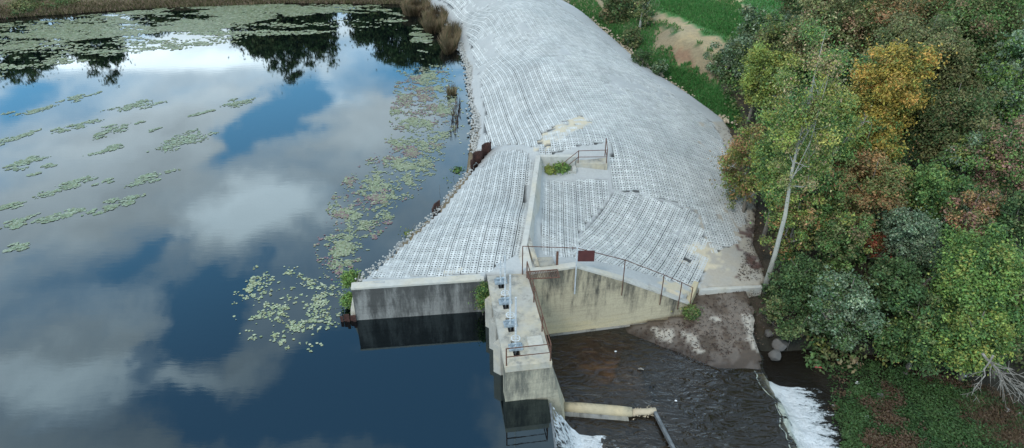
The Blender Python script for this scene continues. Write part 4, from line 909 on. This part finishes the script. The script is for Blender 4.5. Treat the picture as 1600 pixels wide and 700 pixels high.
# trees on the far shore, mirrored in the reservoir
rg = np.random.default_rng(9)
far_spec = [(-60, 98, 12.5, 5), (-68, 94, 13, 6), (-52, 104, 8.5, 4), (-47, 106, 9, 4), (-40, 108, 13.5, 4.2), (-36, 110, 15, 4.5), (-31, 109, 12.5, 3.8), (-23, 109, 11, 3.6), (-19, 110, 14.5, 4.2), (-14, 111, 16, 4.5), (-10, 110, 14, 4), (-5.5, 112, 12.5, 3.5), (-76, 92, 13, 6), (-1, 116, 10, 4), (-16.5, 116, 15, 4.5), (-12, 118, 15, 4.5), (-8, 117, 14, 4.5), (-21, 117, 12, 4), (-38, 116, 13, 4.5), (-33.5, 117, 13, 4.5), (-43.5, 113, 10, 4.5)]
for i, (x, y, h, r_) in enumerate(far_spec):
    tree('tree', 'dark tree mirrored in the far end of the reservoir', 'tree', (x, y, .6+h-r_*1.15), (r_, r_*.8, h*.44), G_DARK, leaf=.42, dens=1.8, trunk_r=.25, seed=900+i, group='trees on the far shore', gap=.5, base=(x, y))

# bare branches and fallen limbs on the right
def bare(name, label, p0, p1, r0, seed, n=14, spread=1.2, cat='branch'):
    rg = np.random.default_rng(seed); mb = MB(); p0 = np.array(p0); p1 = np.array(p1); L_ = np.linalg.norm(p1-p0)
    pts_ = [p0+(p1-p0)*k/6+rg.normal(0, .02*L_, 3)*(0 < k < 6) for k in range(7)]; mb.tube(pts_, [r0*(1-.8*k/6) for k in range(7)], 7)
    for _ in range(n):
        s_ = rg.uniform(.15, .95); b_ = p0+(p1-p0)*s_; dv = (p1-p0)/L_+rg.normal(0, .7, 3); dv /= np.linalg.norm(dv); l2 = spread*rg.uniform(.4, 1)*(1.2-s_*.6)
        m_ = b_+dv*l2*.5+rg.normal(0, .08, 3); t2 = b_+dv*l2+np.array([0, 0, -.15*l2]); mb.tube([b_, m_, t2], [r0*.4*(1.1-s_), r0*.22, .008], 5)
        for _ in range(2):
            mb.tube([m_, m_+dv*l2*.4+rg.normal(0, .25*l2, 3)], [r0*.18, .006], 4)
    mb.build(name, M['deadwood'], label=label, cat=cat)
bare('dead_branch', 'pale bare diagonal limb sticking out of the dark trees', at(1442, 448, 31.2), at(1512, 398, 30.2), .11, 1, 5, .9)
bare('dead_branch', 'bare grey branches hanging over the lower right bank', at(1535, 552, 24.8), at(1602, 622, 23.2), .07, 2, 26, 1.6)
bare('dead_branch', 'forked bare twig hanging left of the other bare branches', at(1552, 555, 24.6), at(1518, 618, 23.6), .05, 3, 8, .8)
bare('dead_branch', 'grey leafless limb crossing the green tree beside the pale trunk', at(1300, 240, 38), at(1352, 185, 39), .09, 4, 6, 1.2)

# ------------------------------------------------------------------ ground cover (uncountable)
def blades(name, label, pos, h, col, seed, wd=.02, lean=.35, par=None, material='grass'):
    rg = np.random.default_rng(seed); n = len(pos); pos = np.asarray(pos)
    a = rg.random(n)*6.283; d = np.stack([np.cos(a), np.sin(a), 0*a], 1); hh = (np.asarray(h)*rg.uniform(.5, 1.3, n))[:, None]
    tip = pos+np.array([0, 0, 1])*hh+rg.normal(0, lean, (n, 3))*hh*np.array([1, 1, .1]); w_ = wd*rg.uniform(.7, 1.4, n)[:, None]
    md = (pos+tip)/2+np.array([0, 0, .08])*hh
    V = np.stack([pos-d*w_, pos+d*w_, md+d*w_*.8, tip, md-d*w_*.8], 1).reshape(-1, 3); F = np.arange(n*5).reshape(-1, 5)
    return link(name, fast_mesh(name, V, F, [M[material]], np.repeat(np.asarray(col), 5, 0)), par, label=label, kind='stuff')
def sample_px(poly, n, zf, seed):
    rg = np.random.default_rng(seed); P_ = np.array(poly, float); lo, hi = P_.min(0), P_.max(0); q = rg.random((n*4, 2))*(hi-lo)+lo
    q = q[inpoly(q[:, 0], q[:, 1], P_)][:n]; return q
def on_ground(q, z0=-1.):
    o_ = []
    for a, b in q:
        z = z0
        for _ in range(5): p = un(a, b, z); z = .4*z+.6*gh(p[0], p[1])
        o_.append(un(a, b, z))
    return np.array(o_)
rg = np.random.default_rng(3)
pg = np.concatenate([on_ground(sample_px([(1000, 72), (1030, 95), (1090, 122), (1150, 160), (1150, 205), (1090, 170), (1030, 125), (1000, 100)], 9000, None, 1)),
                     on_ground(sample_px([(880, 0), (930, 0), (960, 40), (1000, 80), (1000, 100), (950, 55)], 4000, None, 2)),
                     on_ground(sample_px([(1030, 0), (1150, 0), (1180, 40), (1150, 60), (1090, 40), (1040, 15)], 7000, None, 4))])
big_ = on_ground(sample_px([(882, -15), (1240, -15), (1215, 40), (1160, 110), (1155, 205), (1090, 172), (1000, 104), (930, 42)], 24000, None, 14))
ci = np.clip(np.searchsorted(gx, big_[:, 0])-1, 0, len(gx)-1); cj = np.clip(np.searchsorted(gy, big_[:, 1])-1, 0, len(gy)-1); kc = Cg[ci, cj]
pg = np.concatenate([pg[pg[:, 0] > -99], big_[kc[:, 1] > kc[:, 0]*1.3]])
cc = np.array([(.045, .18, .04), (.065, .20, .045), (.10, .19, .06)])[rg.integers(3, size=len(pg))]*rg.uniform(.7, 1.2, (len(pg), 1))
blades('grass', 'bright green grass on the downstream bank and field', pg, .28, cc, 11, .04)
pg = on_ground(sample_px([(1285, 575), (1330, 568), (1440, 582), (1520, 600), (1600, 640), (1600, 700), (1600, 760), (1300, 760), (1322, 690), (1300, 640)], 3200, None, 5), -2.8)
k_ = np.arange(len(pg)); n_ = fbm(pg[:, 0]*.8, pg[:, 1]*.8, 201); pal_ = np.where((n_ > .58)[:, None], np.array([[.075, .05, .03]]), np.where((n_ > .45)[:, None], np.array([[.03, .062, .020]]), np.array([[.045, .085, .028]])))
V, F, C_ = leaf_cloud(rg, pg+np.array([0, 0, .12]), np.full(len(pg), .36), np.full(len(pg), 30), .085, pal_*1.5, .8)
link('weeds', fast_mesh('weeds', V, F, [M['leaf']], C_), label='low dark green weeds covering the bank beside the cascade', kind='stuff')
# dead grass tuft lower right
pg = on_ground(sample_px([(1500, 640), (1560, 625), (1600, 650), (1600, 720), (1540, 700)], 4500, None, 6), -2.6)
blades('dry_grass', 'straw-brown dead grass in the lower right corner', pg, .4, np.array([(.16, .115, .07)])*rg.uniform(.5, 1.3, (len(pg), 1)), 12, .015, .9)
# forest understorey
def in_wood(n, seed):
    rg = np.random.default_rng(seed); x = rg.uniform(14.5, 62, n); y = rg.uniform(20, 70, n); k = x > np.interp(y, [20, 28, 33, 43, 57, 65, 70], [27, 16.5, 16, 18.3, 19.6, 19.5, 22]); x, y = x[k], y[k]
    return np.stack([x, y, [gh(a, b) for a, b in zip(x, y)]], 1)
pg = in_wood(4200, 8); pg = pg[(pg[:, 1] > 28) | (pg[:, 0] > 27)]; cols = pal(rg, G_DARK+OLIVE+G_MID, len(pg))
V, F, C_ = leaf_cloud(rg, pg+np.array([0, 0, .5]), np.stack([np.full(len(pg), .7), np.full(len(pg), .7), np.full(len(pg), .55)], 1), np.full(len(pg), 40), .17, cols, .7)
link('undergrowth', fast_mesh('undergrowth', V, F, [M['leaf']], C_), label='dense leafy undergrowth on the floor of the wood', kind='stuff')
# fallen leaves at the toe and on the dry apron
q = np.concatenate([sample_px([(1085, 460), (1195, 445), (1195, 540), (1100, 570), (1000, 530), (980, 515), (1070, 500)], 800, None, 9)])
pz = np.array([un(a, b, -1.7) for a, b in q])
pz2 = np.array([terr(a, b, 6) for a, b in sample_px([(1150, 180), (1190, 290), (1195, 400), (1200, 438), (1150, 440), (1165, 380), (1165, 300), (1120, 200)], 700, None, 10)])
def apron_z(x, y):
    r_ = np.clip((y-27.4-np.clip((9.0-x)*.62, -1.2, 4))/4.5, 0, 1); return -2.07+.58*r_**.8
for _ in range(4): pz = np.array([un(a, b, float(apron_z(*p[:2]))) for (a, b), p in zip(q, pz)])
allp = np.concatenate([pz+np.array([0, 0, .05]), pz2+np.array([0, 0, .05])])
V, F, C_ = leaf_cloud(rg, allp, np.stack([np.full(len(allp), .12), np.full(len(allp), .12), np.full(len(allp), .02)], 1), np.full(len(allp), 3), .055, pal(rg, [(.075, .048, .036, 3), (.11, .075, .055, 2), (.05, .036, .03, 2)], len(allp), 1.), 3.)
link('fallen_leaves', fast_mesh('fallen_leaves', V, F, [M['leaf']], C_), label='brown fallen leaves littering the dry apron and toe of the mats', kind='stuff')
# shoreline riprap
def along(lst, n, jit, zf, seed):
    rg = np.random.default_rng(seed); P_ = np.array(lst, float); d_ = np.concatenate([[0], np.cumsum(np.linalg.norm(np.diff(P_, axis=0), axis=1))]); s_ = rg.random(n)*d_[-1]
    return np.stack([np.interp(s_, d_, P_[:, k]) for k in range(3)], 1)+rg.normal(0, 1, (n, 3))*np.array(jit)
sh = along([un(744, 236, .2), un(744, 180, .15), un(733, 108, .15), un(720, 68, .15), un(704, 34, .15), un(656, 8, .15)], 1900, (.24, .25, .04), None, 21)
scatter_rocks('riprap', sh, np.random.default_rng(22).uniform(.05, .17, len(sh)), M['riprap'], 'pale broken stone along the upstream waterline', 22)
sh = along([terr(*q)+np.array([-.25, 0, -.05]) for q in EDGE], 420, (.10, .25, .04), None, 23)
scatter_rocks('edge_stone', sh, np.random.default_rng(24).uniform(.03, .11, len(sh)), M['riprap'], 'white lumpy stones along the near upstream edge of the mats', 24)
sh = along([un(*q) for q in [(870, 0, -.15), (940, 48, -.4), (1000, 102, -.6), (1060, 145, -.75), (1132, 190, -.9)]], 1600, (.5, .4, .05), None, 25)
scatter_rocks('toe_stone', sh, np.random.default_rng(26).uniform(.05, .18, len(sh)), M['tan_rock'], 'tan stones along the downstream toe of the dam', 26)
# reeds and shore grasses
def reeds(name, label, px_, py_, rx, ry, n, h, cols, seed):
    rg = np.random.default_rng(seed); c = un(px_, py_, 0); a = abs(un(px_+rx, py_, 0)[0]-c[0]); b = abs(un(px_, py_-ry, 0)[1]-un(px_, py_+ry, 0)[1])/2
    th = rg.random(n)*6.283; r_ = np.sqrt(rg.random(n)); p = np.stack([c[0]+a*r_*np.cos(th), c[1]+b*r_*np.sin(th), np.full(n, -.05)], 1)
    cl_ = np.array(cols)[rg.integers(len(cols), size=n)]*rg.uniform(.6, 1.3, (n, 1))
    e = empty(name, (c[0], c[1], 0), label, 'reeds', 'reed clumps along the dam'); o = blades('stems', None, p-np.array([c[0], c[1], 0]), h, cl_, seed, .03, .22, e); return e
BR = [(.21, .15, .085), (.16, .12, .07), (.10, .10, .045), (.25, .18, .11)]
reeds('reed_clump', 'brown reed clump nearest the pale stone shore', 705, 66, 12, 20, 1500, 1.2, BR, 31)
reeds('reed_clump', 'long brown reed bed curving along the far shore corner', 680, 36, 17, 17, 1800, 1.1, BR, 32)
reeds('reed_clump', 'reed bed at the far bend where the dam meets the shore', 650, 18, 20, 8, 1500, 1.2, BR, 33)
reeds('reed_clump', 'small isolated brown reed tuft in the water off the stone shore', 706, 146, 7, 6, 160, .7, BR, 34)
reeds('reed_clump', 'sparse dark reed stems in the water left of the stones', 712, 185, 6, 30, 120, .5, [(.07, .05, .04)], 35)
rgx = np.random.default_rng(36); n = 26000
s_ = rgx.random(n); xs = -95+90*s_; ysh = np.interp(xs, [-95, -85, -62, -46, -29, -14, -8], [73, 76, 84, 88.5, 91, 90.5, 84]); off = np.abs(rgx.normal(0, 2.0, n))-.4
pp = np.stack([xs, ysh+off, .05+np.minimum(np.maximum(off, 0)*.09, .3)], 1)
blades('shore_grass', 'brown rough grass along the far shore', pp, .38, np.array([(.20, .15, .09), (.14, .12, .06), (.24, .17, .12), (.10, .10, .04)])[rgx.integers(4, size=n)]*rgx.uniform(.6, 1.2, (n, 1)), 37, .05, .4)

# ------------------------------------------------------------------ lily pads
def pad_mesh(name, pos, rad, col, seed):
    rg = np.random.default_rng(seed); n = len(pos); k = 7; th = np.arange(k)/k*6.283; a0 = rg.random(n)*6.283
    rr = rad[:, None]*rg.uniform(.75, 1.15, (n, k)); A_ = th[None]+a0[:, None]
    tilt = rg.normal(0, .05, (n, 2)); dx = rr*np.cos(A_); dy = rr*np.sin(A_)
    V = np.stack([pos[:, 0:1]+dx, pos[:, 1:2]+dy, .012+rg.random((n, 1))*.02+np.maximum(dx*tilt[:, 0:1]+dy*tilt[:, 1:2], -.008)], -1).reshape(-1, 3)
    return fast_mesh(name, V, np.arange(n*k).reshape(n, k), [M['pad']], np.repeat(col, k, 0))
PADC = np.array([(.29, .34, .20), (.22, .28, .15), (.37, .40, .27), (.25, .27, .14), (.33, .38, .25)])
def padcol(rg, n): return PADC[rg.integers(len(PADC), size=n)]*rg.uniform(.75, 1.15, (n, 1))
def pads_region(name, label, poly, n, r, thr, ns, seed, reds=0., colscale=1., stretch=(1, 1)):
    rg = np.random.default_rng(seed); W_ = np.array([un(*q) for q in poly]); lo, hi = W_.min(0), W_.max(0)
    p = rg.random((n, 2))*(hi-lo)[:2]+lo[:2]; p = p[inpoly(p[:, 0], p[:, 1], W_)]
    dd = polydist(p[:, 0], p[:, 1], W_); fade = np.clip(dd/1.5, 0, 1)
    nz = fbm(p[:, 0]*ns*stretch[0]+p[:, 1]*ns*.3, p[:, 1]*ns*stretch[1], seed, 5)*.6+.4*fbm(p[:, 0]*ns*4*stretch[0], p[:, 1]*ns*4*stretch[1], seed+9, 3)+.10*(fade-1)
    k = rg.random(len(p)) < np.clip((nz-thr+.05)/.22, 0, 1)**1.6; p = p[k]
    c_ = padcol(rg, len(p))*colscale
    if reds: kk = (fbm(p[:, 0]*.5, p[:, 1]*.5, seed+5) > .5) & (rg.random(len(p)) < reds); c_[kk] = np.array([(.20, .12, .13)])*rg.uniform(.8, 1.2, (kk.sum(), 1))
    link(name, pad_mesh(name, np.c_[p, np.zeros(len(p))], rg.uniform(r[0], r[1], len(p)), c_, seed), label=label, kind='stuff'); print(name, len(p))
pads_region('lily_pads', 'scattered pale lily pads in dark water left of the grey wall', [(365, 440), (400, 415), (450, 410), (500, 430), (545, 440), (535, 470), (530, 520), (500, 545), (470, 560), (420, 552), (375, 530), (360, 490)], 17000, (.025, .08), .49, 1.3, 61)
pads_region('lily_pads', 'band of lily pads running along the dam with reddish leaves between', [(620, 110), (690, 100), (715, 130), (712, 200), (690, 260), (640, 320), (590, 370), (555, 425), (520, 445), (500, 430), (490, 380), (510, 320), (545, 270), (600, 225), (610, 170)], 150000, (.025, .08), .45, .9, 62, .45, .8)
pads_region('lily_pads', 'green carpet of lily pads covering the far end of the reservoir', [(-100, 95), (0, 90), (60, 72), (150, 60), (250, 55), (330, 50), (420, 30), (520, 22), (600, 20), (640, 28), (680, 60), (660, 95), (640, 60), (640, 30), (600, 8), (440, 6), (300, 8), (180, 20), (80, 28), (0, 36), (-100, 40)], 130000, (.07, .22), .42, .35, 63, 0, .68, (.5, 1.4))
pads_region('lily_pads', 'streaky lily pads over the mirrored trees at the far end', [(-50, 130), (0, 120), (100, 100), (250, 82), (400, 62), (520, 50), (620, 48), (640, 28), (420, 28), (250, 52), (60, 70), (-50, 90)], 50000, (.07, .22), .48, .4, 64, 0, .75, (.4, 1.6))
pads_region('lily_pads', 'thin scatter of lily pads in the water beside the stone shore', [(640, 95), (690, 100), (720, 110), (735, 180), (725, 250), (700, 250), (712, 180), (690, 110)], 5000, (.05, .13), .53, .8, 65)
patches = [(31, 213, 58, 'second-highest lily pad patch touching the left edge'), (57, 171, 46, 'thin lily pad patch upper left below the bright cloud'), (123, 153, 40, 'faint streak of lily pads near the top, left half'), (221, 164, 60, 'long lily pad streak above the centre-left group'), (314, 177, 36, 'compact lily pad patch left of the blue sky reflection'),
    (370, 161, 50, 'lily pad streak at the upper left edge of the blue sky reflection'), (170, 205, 50, 'two-part lily pad patch in the upper middle left'), (118, 198, 46, 'scattered lily pad patch just left of the two-part one'), (41, 254, 56, 'loose lily pad patch near the left edge, mid height'), (82, 257, 20, 'little lily pad patch right of the loose left one'),
    (172, 232, 46, 'lily pad patch left of the largest one'), (283, 221, 86, 'largest lily pad patch on the open water'), (226, 279, 50, 'tall lily pad patch below the largest one'), (167, 283, 26, 'small round lily pad patch left of the tall one'), (105, 292, 66, 'broad broken lily pad patch left of centre'),
    (186, 316, 54, 'slanting lily pad streak below the tall patch'), (100, 336, 56, 'lily pad patch low on the left, slanting'), (15, 323, 34, 'lily pad patch cut by the left edge, lower'), (28, 347, 46, 'lily pad patch just below the one cut by the left edge'), (28, 386, 36, 'lowest lily pad patch near the left edge'), (51, 273, 20, 'tiny lily pad patch near the left edge'), (222, 190, 16, 'tiny lily pad patch below the long streak'), (245, 202, 16, 'tiny lily pad patch above the largest one')]
for i, (px_, py_, wd, lab) in enumerate(patches):
    rg = np.random.default_rng(300+i); n = int(16+wd*5.5); c = un(px_, py_); s_ = depth(c)/FPX
    L_ = wd*s_*.5; sub = [(rg.normal(0, .42)*L_, rg.normal(0, .30)*L_*1.3) for _ in range(max(3, wd//4))]
    k = rg.integers(len(sub), size=n); u = np.array([q[0] for q in sub])[k]+rg.normal(0, .15*L_, n); v = np.array([q[1] for q in sub])[k]+rg.normal(0, .10*L_, n)
    v = v+u*.6
    pos = np.stack([u, v, np.zeros(n)], 1)
    e = empty('lily_pad_patch', (c[0], c[1], 0), lab, 'lily pads', 'lily pad patches on open water'); link('pads', pad_mesh('pads', pos, rg.uniform(.04, .13, n), padcol(rg, n)*np.array([.68, .74, .80]), 400+i), e, kind='stuff')

# ------------------------------------------------------------------ rubbish on the green bank
for i, (px_, py_, r_, mm, lab) in enumerate([(1338, 603, .16, 'white_rubbish', 'white scrap of rubbish in the upper weeds'), (1352, 656, .15, 'white_rubbish', 'white scrap of rubbish in the middle of the weeds'), (1300, 639, .12, 'white_rubbish', 'white scrap of rubbish at the water edge of the weeds'),
        (1573, 646, .20, 'white_rubbish', 'crumpled white rubbish under the bare branches'), (1590, 651, .12, 'white_rubbish', 'small white rubbish at the right edge'), (1334, 572, .2, 'white_rubbish', 'pale flat rubbish at the back of the weeds'), (1447, 590, .2, 'rock', 'grey flat stone at the back of the weeds'), (1374, 622, .2, 'rock', 'grey stone in the middle of the weeds'), (1412, 587, .2, 'rock', 'grey stone at the top of the weeds'), (1390, 653, .12, 'rock', 'little grey stone low in the weeds'), (1506, 592, .12, 'white_rubbish', 'white speck of rubbish under the yellow-green tree')]):
    p = on_ground([(px_, py_)], -2.8)[0]
    link('rubbish' if mm != 'rock' else 'stone', rock_mesh('rubbish', r_, 50+i, M[mm], 2, .45), None, lab, 'rubbish' if mm != 'rock' else 'stone', 'rubbish and stones on the weedy bank', None, (p[0], p[1], p[2]+.22))
p = un(1279, 575, -3.25); mb = MB(); mb.tube([p+(-.32, .06, .03), p+(0, 0, .07), p+(.34, -.05, .03)], [.02, .05, .03], 7); mb.build('rubbish', M['pink_rubbish'], label='thin faded red strip floating in the black stream', cat='rubbish')
print('leaves', NLEAF)
